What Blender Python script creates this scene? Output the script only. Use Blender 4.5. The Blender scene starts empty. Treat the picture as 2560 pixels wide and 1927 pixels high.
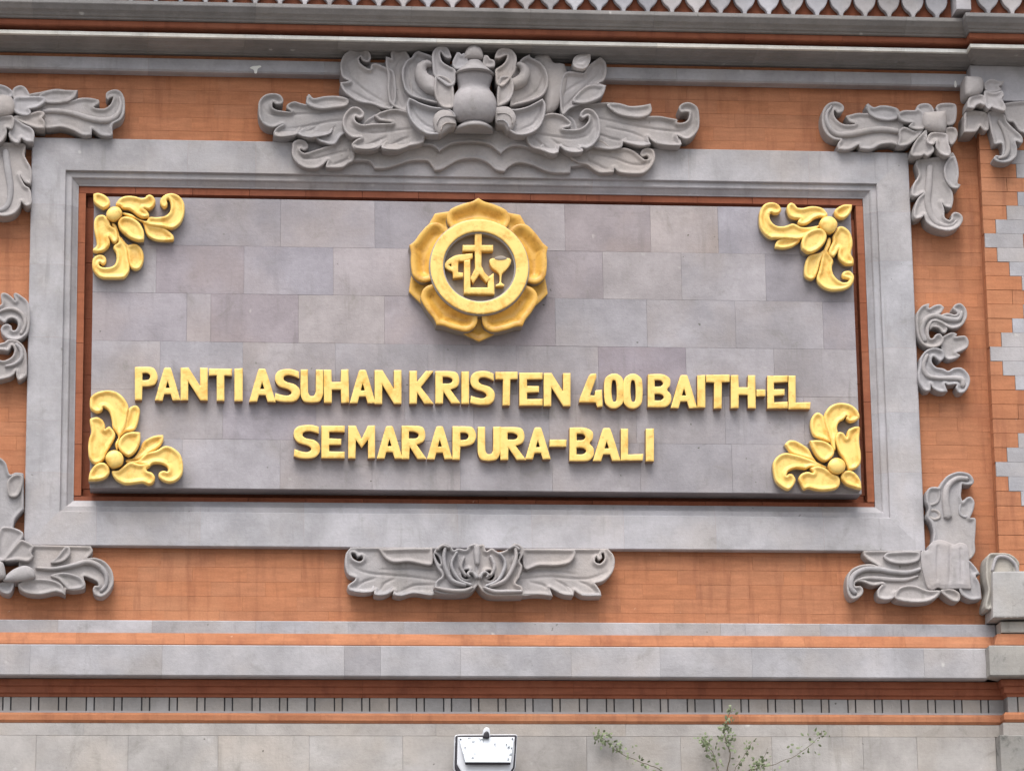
import bpy, bmesh, math, random
import numpy as np
from mathutils import Vector, Matrix
from mathutils.geometry import delaunay_2d_cdt
random.seed(7)
S = bpy.context.scene
COL = S.collection

# ------------------------------------------------------------------ camera
CAM = (-1.59608465, -17.6098341, 2.11359353)
YAW, PITCH, ROLL, FPX = 0.100231727, 0.259273147, -0.0145021153, 9300.0
fw = Vector((math.sin(YAW)*math.cos(PITCH), math.cos(YAW)*math.cos(PITCH), math.sin(PITCH)))
r0 = fw.cross(Vector((0, 0, 1))).normalized(); u0 = r0.cross(fw)
RT = r0*math.cos(ROLL) + u0*math.sin(ROLL)
UP = -r0*math.sin(ROLL) + u0*math.cos(ROLL)
cam = bpy.data.cameras.new('camera'); co = bpy.data.objects.new('camera', cam); COL.objects.link(co)
co.matrix_world = Matrix(((RT.x, UP.x, -fw.x, CAM[0]), (RT.y, UP.y, -fw.y, CAM[1]), (RT.z, UP.z, -fw.z, CAM[2]), (0, 0, 0, 1)))
cam.sensor_fit = 'HORIZONTAL'; cam.sensor_width = 36.0; cam.lens = FPX/2560*36.0
cam.clip_end = 2000; cam.clip_start = 0.1
S.camera = co

# ------------------------------------------------------------------ light
SUN_EL, SUN_AZ = math.radians(60), math.radians(194)      # azimuth clockwise from +Y (north)
w = bpy.data.worlds.new("World"); S.world = w; w.use_nodes = True
nt = w.node_tree; nt.nodes.clear()
sky = nt.nodes.new('ShaderNodeTexSky'); sky.sky_type = 'NISHITA'; sky.sun_disc = False
sky.sun_elevation = SUN_EL; sky.sun_rotation = SUN_AZ; sky.dust_density = 4.0; sky.air_density = 1.0
hs = nt.nodes.new('ShaderNodeHueSaturation'); hs.inputs['Saturation'].default_value = 0.32
bg = nt.nodes.new('ShaderNodeBackground'); bg.inputs['Strength'].default_value = 0.15
wo = nt.nodes.new('ShaderNodeOutputWorld')
nt.links.new(sky.outputs[0], hs.inputs['Color']); nt.links.new(hs.outputs[0], bg.inputs['Color']); nt.links.new(bg.outputs[0], wo.inputs[0])
sl = bpy.data.lights.new('sun', 'SUN'); sl.energy = 1.5; sl.angle = math.radians(40); sl.color = (1.0, 0.95, 0.88)
so = bpy.data.objects.new('sun', sl); COL.objects.link(so)
sd = Vector((math.sin(SUN_AZ)*math.cos(SUN_EL), math.cos(SUN_AZ)*math.cos(SUN_EL), math.sin(SUN_EL)))
so.rotation_euler = sd.to_track_quat('Z', 'Y').to_euler(); so.location = (-6, -14, 20)
S.view_settings.view_transform = 'Standard'; S.view_settings.look = 'None'
S.view_settings.gamma = 1.0; S.view_settings.exposure = 0.56; S.view_settings.use_curve_mapping = False
S.render.engine = 'CYCLES'

# ------------------------------------------------------------------ survey of the facade: where a traced point stands on the wall, d metres proud of the brick
def W(px, py, d=0.0):
    dr = fw*FPX + RT*(px-1280.0) - UP*(py-963.5)
    t = (-d-CAM[1])/dr.y
    return (CAM[0]+dr.x*t, CAM[2]+dr.z*t)
# tracing sheets: origin and magnification
Z = {'S': (0, 0, 1), 'B6': (1960, 0, 3.6867), 'C': (960, 90, 4.7565), 'R1': (600, 80, 3.6867), 'R2': (1150, 80, 3.4031), 'R3': (0, 180, 3.0833), 'R4': (1850, 460, 5.5486),
     'R5': (180, 940, 5.203), 'R6': (1880, 960, 5.203), 'R7': (980, 460, 3.9636), 'R8': (2000, 160, 3.468), 'B1': (840, 1330, 3.0722),
     'B2': (2080, 1150, 3.329), 'B3': (2200, 680, 2.922), 'B4': (0, 1100, 3.9656), 'B5': (0, 700, 5.55), 'G': (220, 470, 6.938),
     'L1': (320, 900, 2.9105), 'L2': (1000, 900, 4.0963), 'L3': (1420, 910, 3.4563), 'P': (2260, 120, 3.783), 'Q': (2200, 1340, 2.836),
     'V': (1400, 1500, 2.765), 'F': (1100, 1800, 10.055)}
def zp(z, x, y):
    o = Z[z]; return o[0]+x/o[2], o[1]+y/o[2]

# ------------------------------------------------------------------ materials
def mat(name): 
    m = bpy.data.materials.new(name); m.use_nodes = True
    n = m.node_tree.nodes; l = m.node_tree.links
    return m, n, l, n['Principled BSDF']
def ramp(n, stops, interp='LINEAR'):
    r = n.new('ShaderNodeValToRGB'); r.color_ramp.interpolation = interp
    e = r.color_ramp.elements
    while len(e) > 1: e.remove(e[-1])
    e[0].position = stops[0][0]; e[0].color = (*stops[0][1], 1) if len(stops[0][1]) == 3 else stops[0][1]
    for p, c in stops[1:]:
        k = e.new(p); k.color = (*c, 1)
    return r
def noise(n, l, vec, scale, detail=4, rough=.6, dist=0):
    t = n.new('ShaderNodeTexNoise'); t.inputs['Scale'].default_value = scale; t.inputs['Detail'].default_value = detail
    t.inputs['Roughness'].default_value = rough; t.inputs['Distortion'].default_value = dist
    l.new(vec, t.inputs['Vector']); return t
def mix(n, l, a, b, fac, mode='MIX'):
    m = n.new('ShaderNodeMix'); m.data_type = 'RGBA'; m.blend_type = mode
    for s, v in ((m.inputs['Factor'], fac), (m.inputs['A'], a), (m.inputs['B'], b)):
        if isinstance(v, (int, float)): s.default_value = v
        elif isinstance(v, tuple): s.default_value = (*v, 1)
        else: l.new(v, s)
    return m.outputs['Result']
def objvec(n, l, scale=(1, 1, 1), rnd=True):
    g = n.new('ShaderNodeNewGeometry'); mp = n.new('ShaderNodeMapping')
    mp.inputs['Scale'].default_value = scale
    l.new(g.outputs['Position'], mp.inputs['Vector'])
    if rnd:
        oi = n.new('ShaderNodeObjectInfo'); mu = n.new('ShaderNodeMath'); mu.operation = 'MULTIPLY'; mu.inputs[1].default_value = 37.0
        l.new(oi.outputs['Random'], mu.inputs[0]); cb = n.new('ShaderNodeCombineXYZ')
        for k in range(3): l.new(mu.outputs[0], cb.inputs[k])
        l.new(cb.outputs[0], mp.inputs['Location'])
    return mp.outputs[0]
def tint(n):
    return n.new('ShaderNodeObjectInfo').outputs['Color']

def stone_mat(name, base, rough=.85, pits=.35, moss=0.0, streak=True, rnd=True, warm=1.0):
    m, n, l, b = mat(name)
    v = objvec(n, l, rnd=rnd); vw = objvec(n, l, rnd=False)
    n1 = noise(n, l, v, 5, 5, .6); n2 = noise(n, l, v, 60, 4, .7)
    lo = tuple(c*.86 for c in base); hi = tuple(c*1.10 for c in base)
    c = mix(n, l, lo, hi, ramp_fac(n, l, n1.outputs[0], .3, .7))
    g = mix(n, l, c, (base[0]*1.06, base[1]*.99, base[2]*.9), mul(n, l, ramp_fac(n, l, noise(n, l, v, 2.2, 3).outputs[0], .45, .7), .55*warm))
    g = mix(n, l, g, mix(n, l, (.86,)*3, (1.1,)*3, n2.outputs[0]), 1.0, 'MULTIPLY')
    if streak:   # saw marks of the cut stone
        vs = objvec(n, l, (1.2, 1.2, 22), rnd); ns = noise(n, l, vs, 6, 3, .6)
        g = mix(n, l, g, mix(n, l, (.93,)*3, (1.05,)*3, ns.outputs[0]), 1.0, 'MULTIPLY')
    # small dark pits and lichen dots
    vo = n.new('ShaderNodeTexVoronoi'); vo.inputs['Scale'].default_value = 13; l.new(noise_warp(n, l, vw), vo.inputs['Vector'])
    pit = ramp_fac(n, l, vo.outputs['Distance'], .075, .05)
    pitn = mul(n, l, mul(n, l, pit, ramp_fac(n, l, noise(n, l, vw, 3.1, 2).outputs[0], .5, .62)), pits*1.6)
    g = mix(n, l, g, (.12, .12, .10), pitn)
    # pale lime spots
    vo2 = n.new('ShaderNodeTexVoronoi'); vo2.inputs['Scale'].default_value = 6.5; l.new(noise_warp(n, l, vw, 9), vo2.inputs['Vector'])
    sp = mul(n, l, mul(n, l, ramp_fac(n, l, vo2.outputs['Distance'], .1, .03), ramp_fac(n, l, noise(n, l, vw, 4.3, 2).outputs[0], .54, .64)), .55)
    g = mix(n, l, g, (.72, .72, .70), sp)
    # rain streaks running down the face
    vr = objvec(n, l, (9, 9, .9), False); st = mul(n, l, ramp_fac(n, l, noise(n, l, vr, 2.4, 5, .65).outputs[0], .52, .72), ramp_fac(n, l, noise(n, l, vw, 1.3, 3).outputs[0], .42, .62))
    g = mix(n, l, g, (base[0]*.62, base[1]*.62, base[2]*.58), mul(n, l, st, .5))
    cl = ramp_fac(n, l, noise(n, l, vw, 2.1, 6, .62, .5).outputs[0], .35, .68)
    g = mix(n, l, g, mix(n, l, (.88, .88, .88), (1.07, 1.07, 1.08), cl), 1.0, 'MULTIPLY')
    # soft grime
    gr = mul(n, l, ramp_fac(n, l, noise(n, l, vw, 7, 6, .7, .6).outputs[0], .54, .78), .42+moss)
    g = mix(n, l, g, (.17, .165, .14) if moss < .3 else (.09, .095, .085), gr)
    g = mix(n, l, g, tint(n), 1.0, 'MULTIPLY')
    l.new(g, b.inputs['Base Color']); b.inputs['Roughness'].default_value = rough
    b.inputs['Specular IOR Level'].default_value = .25
    bump(n, l, b, [(noise(n, l, vw, 26, 4, .6, .3).outputs[0], (.6 if not streak else .12)), (n2.outputs[0], .35), (noise(n, l, v, 220, 2).outputs[0], .15)], .005)
    return m
def ramp_fac(n, l, v, a, b_):
    r = n.new('ShaderNodeMapRange'); r.inputs['From Min'].default_value = a; r.inputs['From Max'].default_value = b_; r.interpolation_type = 'SMOOTHSTEP'
    l.new(v, r.inputs['Value']); return r.outputs[0]
def mul(n, l, a, b_):
    m = n.new('ShaderNodeMath'); m.operation = 'MULTIPLY'
    for k, v in ((0, a), (1, b_)):
        if isinstance(v, (int, float)): m.inputs[k].default_value = v
        else: l.new(v, m.inputs[k])
    return m.outputs[0]
def noise_warp(n, l, v, sc=14, amt=.06):
    t = noise(n, l, v, sc, 3); a = n.new('ShaderNodeVectorMath'); a.operation = 'MULTIPLY_ADD'
    l.new(t.outputs['Color'], a.inputs[0]); a.inputs[1].default_value = (amt,)*3; l.new(v, a.inputs[2]); return a.outputs[0]
def bump(n, l, b, hs_, dist):
    prev = None
    for h, s in hs_:
        bp = n.new('ShaderNodeBump'); bp.inputs['Strength'].default_value = s; bp.inputs['Distance'].default_value = dist
        l.new(h, bp.inputs['Height'])
        if prev is not None: l.new(prev, bp.inputs['Normal'])
        prev = bp.outputs[0]
    l.new(prev, b.inputs['Normal'])

M = {}
M['stone'] = stone_mat('paras_stone', (.405, .396, .418))
M['tile'] = stone_mat('paras_tile', (.362, .342, .362), pits=.6)
M['carved'] = stone_mat('carved_stone', (.385, .366, .37), streak=False, pits=.45, rough=.92)
M['weathered'] = stone_mat('weathered_stone', (.40, .39, .375), moss=.75, pits=.9)
M['dark'] = stone_mat('weathered_shaded_stone', (.25, .24, .238), warm=.3)  # weathered cornice stone, with the shade under its mouldings put into the colour
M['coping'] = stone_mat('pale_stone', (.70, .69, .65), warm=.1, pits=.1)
M['plinth'] = stone_mat('plinth_stone', (.415, .392, .378), pits=.9, warm=1.0)

def brick_mat(name, base):
    m, n, l, b = mat(name)
    v = objvec(n, l, (1, 1, 6)); vw = objvec(n, l, (1, 1, 1), False)
    n1 = noise(n, l, v, 7, 5, .65); n2 = noise(n, l, vw, 90, 3, .7)
    c = mix(n, l, tuple(k*.84 for k in base), tuple(k*1.09 for k in base), ramp_fac(n, l, n1.outputs[0], .25, .75))
    c = mix(n, l, c, (base[0]*.72, base[1]*.62, base[2]*.62), mul(n, l, ramp_fac(n, l, noise(n, l, vw, 2.6, 5, .6, .3).outputs[0], .5, .74), .55))
    c = mix(n, l, c, (base[0]*1.12, base[1]*1.28, base[2]*1.35), mul(n, l, ramp_fac(n, l, noise(n, l, vw, 1.7, 4).outputs[0], .52, .72), .5))
    vr = objvec(n, l, (7, 7, .8), False); st = mul(n, l, ramp_fac(n, l, noise(n, l, vr, 2.2, 5, .65).outputs[0], .47, .70), .55)
    c = mix(n, l, c, (base[0]*.60, base[1]*.55, base[2]*.6), st)
    c = mix(n, l, c, mix(n, l, (.84,)*3, (1.12,)*3, n2.outputs[0]), 1.0, 'MULTIPLY')
    vo = n.new('ShaderNodeTexVoronoi'); vo.inputs['Scale'].default_value = 11; l.new(noise_warp(n, l, vw, 20), vo.inputs['Vector'])
    sp = mul(n, l, mul(n, l, ramp_fac(n, l, vo.outputs['Distance'], .07, .03), ramp_fac(n, l, noise(n, l, vw, 5, 2).outputs[0], .56, .62)), .6)
    c = mix(n, l, c, (.56, .36, .26), sp)
    c = mix(n, l, c, tint(n), 1.0, 'MULTIPLY')
    l.new(c, b.inputs['Base Color']); b.inputs['Roughness'].default_value = .9; b.inputs['Specular IOR Level'].default_value = .2
    bump(n, l, b, [(n1.outputs[0], .2), (n2.outputs[0], .25)], .003)
    return m
M['brick'] = brick_mat('red_brick', (.465, .20, .106))
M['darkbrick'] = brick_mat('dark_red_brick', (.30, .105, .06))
M['lining'] = brick_mat('lining_brick', (.37, .135, .072))
def plain(name, colr, rough=.8, spec=.3, var=.12, sc=30):
    m, n, l, b = mat(name)
    v = objvec(n, l, rnd=False); t = noise(n, l, v, sc, 4, .65)
    c = mix(n, l, tuple(k*(1-var) for k in colr), tuple(k*(1+var) for k in colr), t.outputs[0])
    l.new(c, b.inputs['Base Color']); b.inputs['Roughness'].default_value = rough; b.inputs['Specular IOR Level'].default_value = spec
    bump(n, l, b, [(t.outputs[0], .15)], .002)
    return m
M['mortar'] = plain('joint_mortar', (.42, .18, .095)); M['greymortar'] = plain('grey_mortar', (.33, .31, .32))
def gold_mat(name, base, deep):
    m, n, l, b = mat(name)
    v = objvec(n, l); vw = objvec(n, l, rnd=False)
    n1 = noise(n, l, v, 14, 5, .65, .4); n2 = noise(n, l, vw, 130, 3, .7)
    c = mix(n, l, deep, base, ramp_fac(n, l, n1.outputs[0], .28, .55))
    c = mix(n, l, c, (deep[0]*.55, deep[1]*.46, deep[2]*.4), mul(n, l, ramp_fac(n, l, noise(n, l, v, 26, 6, .7).outputs[0], .56, .74), .6))
    l.new(c, b.inputs['Base Color']); b.inputs['Roughness'].default_value = .42; b.inputs['Specular IOR Level'].default_value = .5
    bump(n, l, b, [(n1.outputs[0], .25), (n2.outputs[0], .18)], .004)
    return m
M['gold'] = gold_mat('gold_paint', (.94, .655, .20), (.76, .43, .085))
M['oldgold'] = gold_mat('ochre_gold_paint', (.72, .42, .085), (.52, .26, .04))
M['letterside'] = plain('unpainted_letter_edge', (.30, .19, .13), var=.3)
M['carvedside'] = plain('unpainted_carving_edge', (.31, .27, .23), var=.2)
M['white'] = plain('white_enamel', (.66, .68, .73), .35, .5, .04)
M['black'] = plain('black_enamel', (.025, .022, .03), .45, .5)
M['lime'] = plain('white_lime_splash', (.8, .8, .78), .8)
def glass():
    m, n, l, b = mat('spotted_sky_pale_glass')
    v = objvec(n, l, rnd=False); t = noise(n, l, v, 24, 5, .7); vo = n.new('ShaderNodeTexVoronoi'); vo.inputs['Scale'].default_value = 30
    l.new(noise_warp(n, l, v, 30, .03), vo.inputs['Vector'])
    sp = mul(n, l, ramp_fac(n, l, vo.outputs['Distance'], .34, .2), ramp_fac(n, l, noise(n, l, v, 16, 2).outputs[0], .44, .52))
    c = mix(n, l, (.62, .67, .74), (.74, .78, .84), t.outputs[0]); c = mix(n, l, c, (.12, .14, .16), mul(n, l, sp, .85))  # pale base holds the sky's reflection as colour; dark spots are dirt
    l.new(c, b.inputs['Base Color']); b.inputs['Roughness'].default_value = .12; b.inputs['Coat Weight'].default_value = .7
    return m
M['glass'] = glass()
def leafm():
    m, n, l, b = mat('shrub_leaf'); v = objvec(n, l, rnd=False); t = noise(n, l, v, 30, 2)
    l.new(mix(n, l, (.12, .16, .08), (.25, .29, .17), t.outputs[0]), b.inputs['Base Color']); b.inputs['Roughness'].default_value = .55
    return m
M['leaf'] = leafm(); M['twig'] = plain('twig_bark', (.12, .10, .065))
M['ground'] = plain('street_paving', (.18, .168, .155), .95, .2, .2, 2)

# ------------------------------------------------------------------ object helpers
def link(o, parent=None):
    COL.objects.link(o)
    if parent is not None: o.parent = parent
    return o
def thing(name, label, cat, loc=(0, 0, 0), group=None):
    o = bpy.data.objects.new(name, None); o.empty_display_size = .1; link(o); o.location = loc
    o['label'] = label; o['category'] = cat
    if group: o['group'] = group
    return o
def mesh(name, V, F, mats, parent=None, mi=None, smooth=None, color=None, label=None):
    me = bpy.data.meshes.new(name)
    off = Vector((0, 0, 0))
    if parent is not None:
        q = parent
        while q is not None: off = off + q.location; q = q.parent
    me.from_pydata([(v[0]-off.x, v[1]-off.y, v[2]-off.z) for v in V], [], F)
    for m in (mats if isinstance(mats, (list, tuple)) else [mats]): me.materials.append(m)
    if mi is not None: me.polygons.foreach_set('material_index', mi)
    if smooth is not None: me.polygons.foreach_set('use_smooth', smooth)
    me.update()
    o = bpy.data.objects.new(name, me); link(o, parent)
    if color: o.color = (*color, 1)
    if label: o['label'] = label
    return o
def grey(a=.07, mid=1.0, warm=.02):
    k = mid*(1+random.uniform(-a, a)); w_ = random.uniform(-warm, warm)
    return (k*(1+w_), k, k*(1-w_*1.2))
def box(x0, x1, y0, y1, z0, z1, bev=0.0):
    """box, front edges chamfered; y is world y (front = y0, negative)"""
    if bev <= 0:
        V = [(x0, y0, z0), (x1, y0, z0), (x1, y0, z1), (x0, y0, z1), (x0, y1, z0), (x1, y1, z0), (x1, y1, z1), (x0, y1, z1)]
        return V, [(0, 1, 2, 3), (1, 5, 6, 2), (5, 4, 7, 6), (4, 0, 3, 7), (3, 2, 6, 7), (4, 5, 1, 0)]
    b = bev
    V = [(x0+b, y0, z0+b), (x1-b, y0, z0+b), (x1-b, y0, z1-b), (x0+b, y0, z1-b),
         (x0, y0+b, z0), (x1, y0+b, z0), (x1, y0+b, z1), (x0, y0+b, z1),
         (x0, y1, z0), (x1, y1, z0), (x1, y1, z1), (x0, y1, z1)]
    F = [(0, 1, 2, 3)] + [(i, i+4, (i+1) % 4+4, (i+1) % 4) for i in range(4)] + [(i+4, i+8, (i+1) % 4+8, (i+1) % 4+4) for i in range(4)]
    return V, F

# ------------------------------------------------------------------ carving: an outline with its own depth, rim, dish and sides
def parse(z, s):
    P = []
    for tok in s.replace(')!', '! ').replace(')', ' ').replace('(', ' ').split():
        sh = tok.endswith('!'); t = tok.rstrip('!,').split(',')
        x, y = zp(z, float(t[0]), float(t[1])); P.append((x, y, sh))
    return P
def smooth_closed(P, n=6):
    """Catmull-Rom through the points, broken at the sharp ones"""
    N = len(P); out = []
    for i in range(N):
        p1, p2 = P[i], P[(i+1) % N]; p0 = P[i-1]; p3 = P[(i+2) % N]
        a = np.array(p1[:2]); b = np.array(p2[:2])
        m1 = (b-np.array(p0[:2]))*.5 if not p1[2] else (b-a)*.5
        m2 = (np.array(p3[:2])-a)*.5 if not p2[2] else (b-a)*.5
        L = np.linalg.norm(b-a); 
        for m_ in (m1, m2):
            k = np.linalg.norm(m_)
            if k > L*1.1: m_ *= L*1.1/k
        st = 1 if (p1[2] and p2[2]) else n
        for k in range(st):
            t = k/st; h = (2*t**3-3*t**2+1, t**3-2*t**2+t, -2*t**3+3*t**2, t**3-t**2)
            out.append(tuple(h[0]*a+h[1]*m1+h[2]*b+h[3]*m2))
    return out
def resample(P, step):
    P = np.array(P); Q = np.roll(P, -1, 0); out = []
    for a, b in zip(P, Q):
        L = np.linalg.norm(b-a); k = max(1, int(round(L/step)))
        for i in range(k): out.append(a+(b-a)*i/k)
    o = [out[0]]
    for p in out[1:]:
        if np.linalg.norm(p-o[-1]) > step*.3: o.append(p)
    if np.linalg.norm(o[-1]-o[0]) < step*.3: o.pop()
    return np.array(o)
def segdist(pts, loops):
    best = np.full(len(pts), 1e9)
    for Lp in loops:
        A = Lp; B = np.roll(Lp, -1, 0); d = B-A; L2 = (d**2).sum(1)+1e-14
        for i0 in range(0, len(pts), 400):
            p = pts[i0:i0+400, None, :]; t = np.clip(((p-A)*d).sum(2)/L2, 0, 1)
            q = A+t[..., None]*d; best[i0:i0+400] = np.minimum(best[i0:i0+400], np.sqrt(((p-q)**2).sum(2).min(1)))
    return best
def inside(pts, Lp):
    A = Lp; B = np.roll(Lp, -1, 0); x = pts[:, 0][:, None]; y = pts[:, 1][:, None]
    up = (A[:, 1] <= y) & (B[:, 1] > y); dn = (A[:, 1] > y) & (B[:, 1] <= y)
    cr = (B[:, 0]-A[:, 0])*(y-A[:, 1])-(x-A[:, 0])*(B[:, 1]-A[:, 1])
    return ((up & (cr > 0)).sum(1)-(dn & (cr < 0)).sum(1)) != 0
def inmask(pts, loops):
    m = inside(pts, loops[0])
    for h in loops[1:]: m &= ~inside(pts, h)
    return m
def carve(name, loops, d0, d1, style='leaf', parent=None, mats=None, amt=.012, tilt=(0, 0), g=.0065, goldside=0.0, wob=.0002, label=None, color=None, cen=None, veins=()):
    """loops in metres (x,z); d0 back, d1 rim depth. returns object"""
    loops = [resample(Lp, g*.75) for Lp in loops]
    c = loops[0].mean(0) if cen is None else np.array(cen)
    lo, hi = loops[0].min(0), loops[0].max(0)
    xs = np.arange(lo[0], hi[0], g); zs = np.arange(lo[1], hi[1], g*.866); pts = []
    for j, zz in enumerate(zs):
        for xx in xs: pts.append((xx+(g*.5 if j % 2 else 0), zz))
    pts = np.array(pts) if pts else np.zeros((0, 2))
    if len(pts):
        pts = pts[inmask(pts, loops)]
    if len(pts):
        D = segdist(pts, loops); pts = pts[D > g*1.25]
    rings = []
    for Lp in loops:
        T = np.roll(Lp, -1, 0)-np.roll(Lp, 1, 0); T /= (np.linalg.norm(T, axis=1)[:, None]+1e-12); Nn = np.stack([-T[:, 1], T[:, 0]], 1)
        for e in (.45*min(g,.008), 1.0*min(g,.008)):
            for s in (1, -1):
                q = Lp+Nn*s*e; k = inmask(q, loops)
                if k.any():
                    q = q[k]; q = q[segdist(q, loops) > e*.85]; rings.append(q)
    allp = [Lp for Lp in loops]+rings+([pts] if len(pts) else [])
    Pv = np.concatenate(allp); edges = []; k = 0
    for Lp in loops:
        n_ = len(Lp); edges += [(k+i, k+(i+1) % n_) for i in range(n_)]; k += n_
    r = delaunay_2d_cdt([Vector(p) for p in Pv], edges, [], 0, 1e-6)
    V2 = np.array([tuple(v) for v in r[0]]); F = [f for f in r[2] if len(f) == 3]
    cent = np.array([V2[list(f)].mean(0) for f in F]); ok = inmask(cent, loops); F = [f for f, o_ in zip(F, ok) if o_]
    def height(P):
        D = segdist(P, loops)
        if style == 'flat':
            h = -.003*np.clip(1-D/.004, 0, 1)
        elif style == 'dome':
            Mx = max(D.max(), 1e-4) if len(D) > 60 else .02
            height.M = max(getattr(height, 'M', 0), Mx); R = min(height.M, .075)
            t = np.clip(D/R, 0, 1); h = -amt*(1-np.sqrt(np.clip(1-(1-t)**2, 0, 1)))
        elif style == 'gold':
            t = np.clip(D/.009, 0, 1); h = -amt*.40*(1-np.sqrt(np.clip(1-(1-t)**2, 0, 1)))
            u = np.clip((D-.009)/.016, 0, 1); h = h-.012*u*u*(3-2*u)
        elif style == 'dish':
            h = -.003*np.clip(1-D/.004, 0, 1)
            u = np.clip((D-.014)/.045, 0, 1); h = h-amt*u*u*(3-2*u)
        else:
            h = -.0035*np.clip(1-D/.0035, 0, 1)
            u = np.clip((D-.0055)/.017, 0, 1); h = h-amt*u*u*(3-2*u)
        for vn in veins:
            A = vn[:-1]; B = vn[1:]; dd = B-A; L2 = (dd**2).sum(1)+1e-12
            q_ = np.clip(((P[:, None]-A)*dd).sum(2)/L2, 0, 1); qq = A+q_[..., None]*dd
            dv = np.sqrt(((P[:, None]-qq)**2).sum(2)); k9 = dv.argmin(1); dm = dv.min(1)
            fade = np.clip((k9+q_[np.arange(len(P)), k9])/len(A), 0, 1); fade = np.sin(np.pi*np.clip(fade*.9+.08, 0, 1))**.5
            h = h-.0085*fade*np.exp(-(dm/.0055)**2)*np.clip(D/.006, 0, 1)
        h = h+tilt[0]*(P[:, 0]-c[0])+tilt[1]*(P[:, 1]-c[1])
        h = h+wob*(np.sin(P[:, 0]*37+P[:, 1]*13)+np.sin(P[:, 1]*49-P[:, 0]*21))
        return d1+h
    H = height(V2)
    V = [(p[0], -max(h, d0+.004), p[1]) for p, h in zip(V2, H)]
    F3 = []
    for f in F:
        a, b, c_ = (V2[i] for i in f)
        ar = (b[0]-a[0])*(c_[1]-a[1])-(b[1]-a[1])*(c_[0]-a[0])
        if abs(ar) < 1e-12: continue
        F3.append(tuple(f) if ar > 0 else (f[0], f[2], f[1]))      # seen from -y
    mi = [0]*len(F3); sm = [True]*len(F3)
    for Lp in loops:
        hb = height(Lp); n_ = len(Lp)
        area = (Lp[:, 0]*np.roll(Lp[:, 1], -1)-np.roll(Lp[:, 0], -1)*Lp[:, 1]).sum()
        hole = Lp is not loops[0]
        ccw = (area > 0) != hole
        steps = [(0.0, 0)] + ([(goldside, 0)] if goldside > 0 else []) + [(1.0, 1)]
        base = len(V); rows = []
        for t, _ in steps:
            rows.append(len(V)); V += [(p[0], -(max(h, d0+.004)*(1-t)+d0*t), p[1]) for p, h in zip(Lp, hb)]
        for q in range(len(steps)-1):
            a0, b0 = rows[q], rows[q+1]; mm = steps[q+1][1]
            for i in range(n_):
                j = (i+1) % n_
                F3.append((a0+i, b0+i, b0+j, a0+j) if ccw else (a0+j, b0+j, b0+i, a0+i)); mi.append(mm); sm.append(False)
    mats = mats or [M['carved'], M['carved']]
    return mesh(name, V, F3, mats, parent, mi, sm, color or grey(.03), label)
def to_m(P, d):
    return np.array([W(x, y, d) for x, y in P])
def lobe(parent, name, z, s, d1, d0=0.0, style='leaf', holes=(), veins='', **kw):
    vv = []
    for v_ in veins.split(';'):
        if v_.strip():
            q = [p[:2] for p in parse(z, v_)]; q = to_m(q, d1); n_ = len(q); tt_ = np.linspace(0, n_-1, n_*5)
            a_ = np.stack([np.interp(tt_, range(n_), q[:, k]) for k in (0, 1)], 1)
            for _ in range(3): a_[1:-1] = (a_[:-2]+a_[1:-1]*2+a_[2:])/4
            vv.append(a_)
    kw['veins'] = vv
    L_ = [to_m(smooth_closed(parse(z, s)), d1)]+[to_m(smooth_closed(parse(z, h)), d1) for h in holes]
    return carve(name, L_, d0, d1, style, parent, **kw)
def stroke_outline(pts, wd):
    """pts open path px, wd widths"""
    P = [np.array(p, float) for p in pts]; out = []; ww = []
    n_ = len(P)
    for i in range(n_-1):
        p0 = P[max(i-1, 0)]; p1 = P[i]; p2 = P[i+1]; p3 = P[min(i+2, n_-1)]
        for k in range(5):
            t = k/5; h = .5*((2*p1)+(-p0+p2)*t+(2*p0-5*p1+4*p2-p3)*t*t+(-p0+3*p1-3*p2+p3)*t**3)
            out.append(h); ww.append(wd[i]*(1-t)+wd[i+1]*t)
    out.append(P[-1]); ww.append(wd[-1]); out = np.array(out); ww = np.array(ww)
    T = np.gradient(out, axis=0); T /= np.linalg.norm(T, axis=1)[:, None]+1e-9; N_ = np.stack([-T[:, 1], T[:, 0]], 1)
    a = out+N_*ww[:, None]/2; b = out-N_*ww[:, None]/2
    end = [tuple(out[-1]+T[-1]*ww[-1]*.45)]; st = [tuple(out[0]-T[0]*ww[0]*.3)]
    return [tuple(p) for p in a]+end+[tuple(p) for p in b[::-1]]+st
def ridge(parent, name, z, s, widths, d1, d0=0.0, amt=.018, **kw):
    P = [(x, y) for x, y, _ in parse(z, s)]; k = Z[z][2]
    if len(widths) != len(P): widths = list(np.interp(np.linspace(0, 1, len(P)), np.linspace(0, 1, len(widths)), widths))
    o = stroke_outline(P, [v/k for v in widths])
    return carve(name, [to_m(o, d1)], d0, d1, 'dome', parent, amt=amt, g=.006, **kw)

# ================================================================== THE SETTING
g_ = mesh('ground', [(-60, -90, 0), (60, -90, 0), (60, 20, 0), (-60, 20, 0)], [(0, 1, 2, 3)], M['ground']); g_['kind'] = 'structure'

XP = 2.5746; XL, XR = -3.3, 3.25; PD = .08           # pilaster edge, ends of the wall, pilaster step
COURSE, BL = .0713, .262

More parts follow.
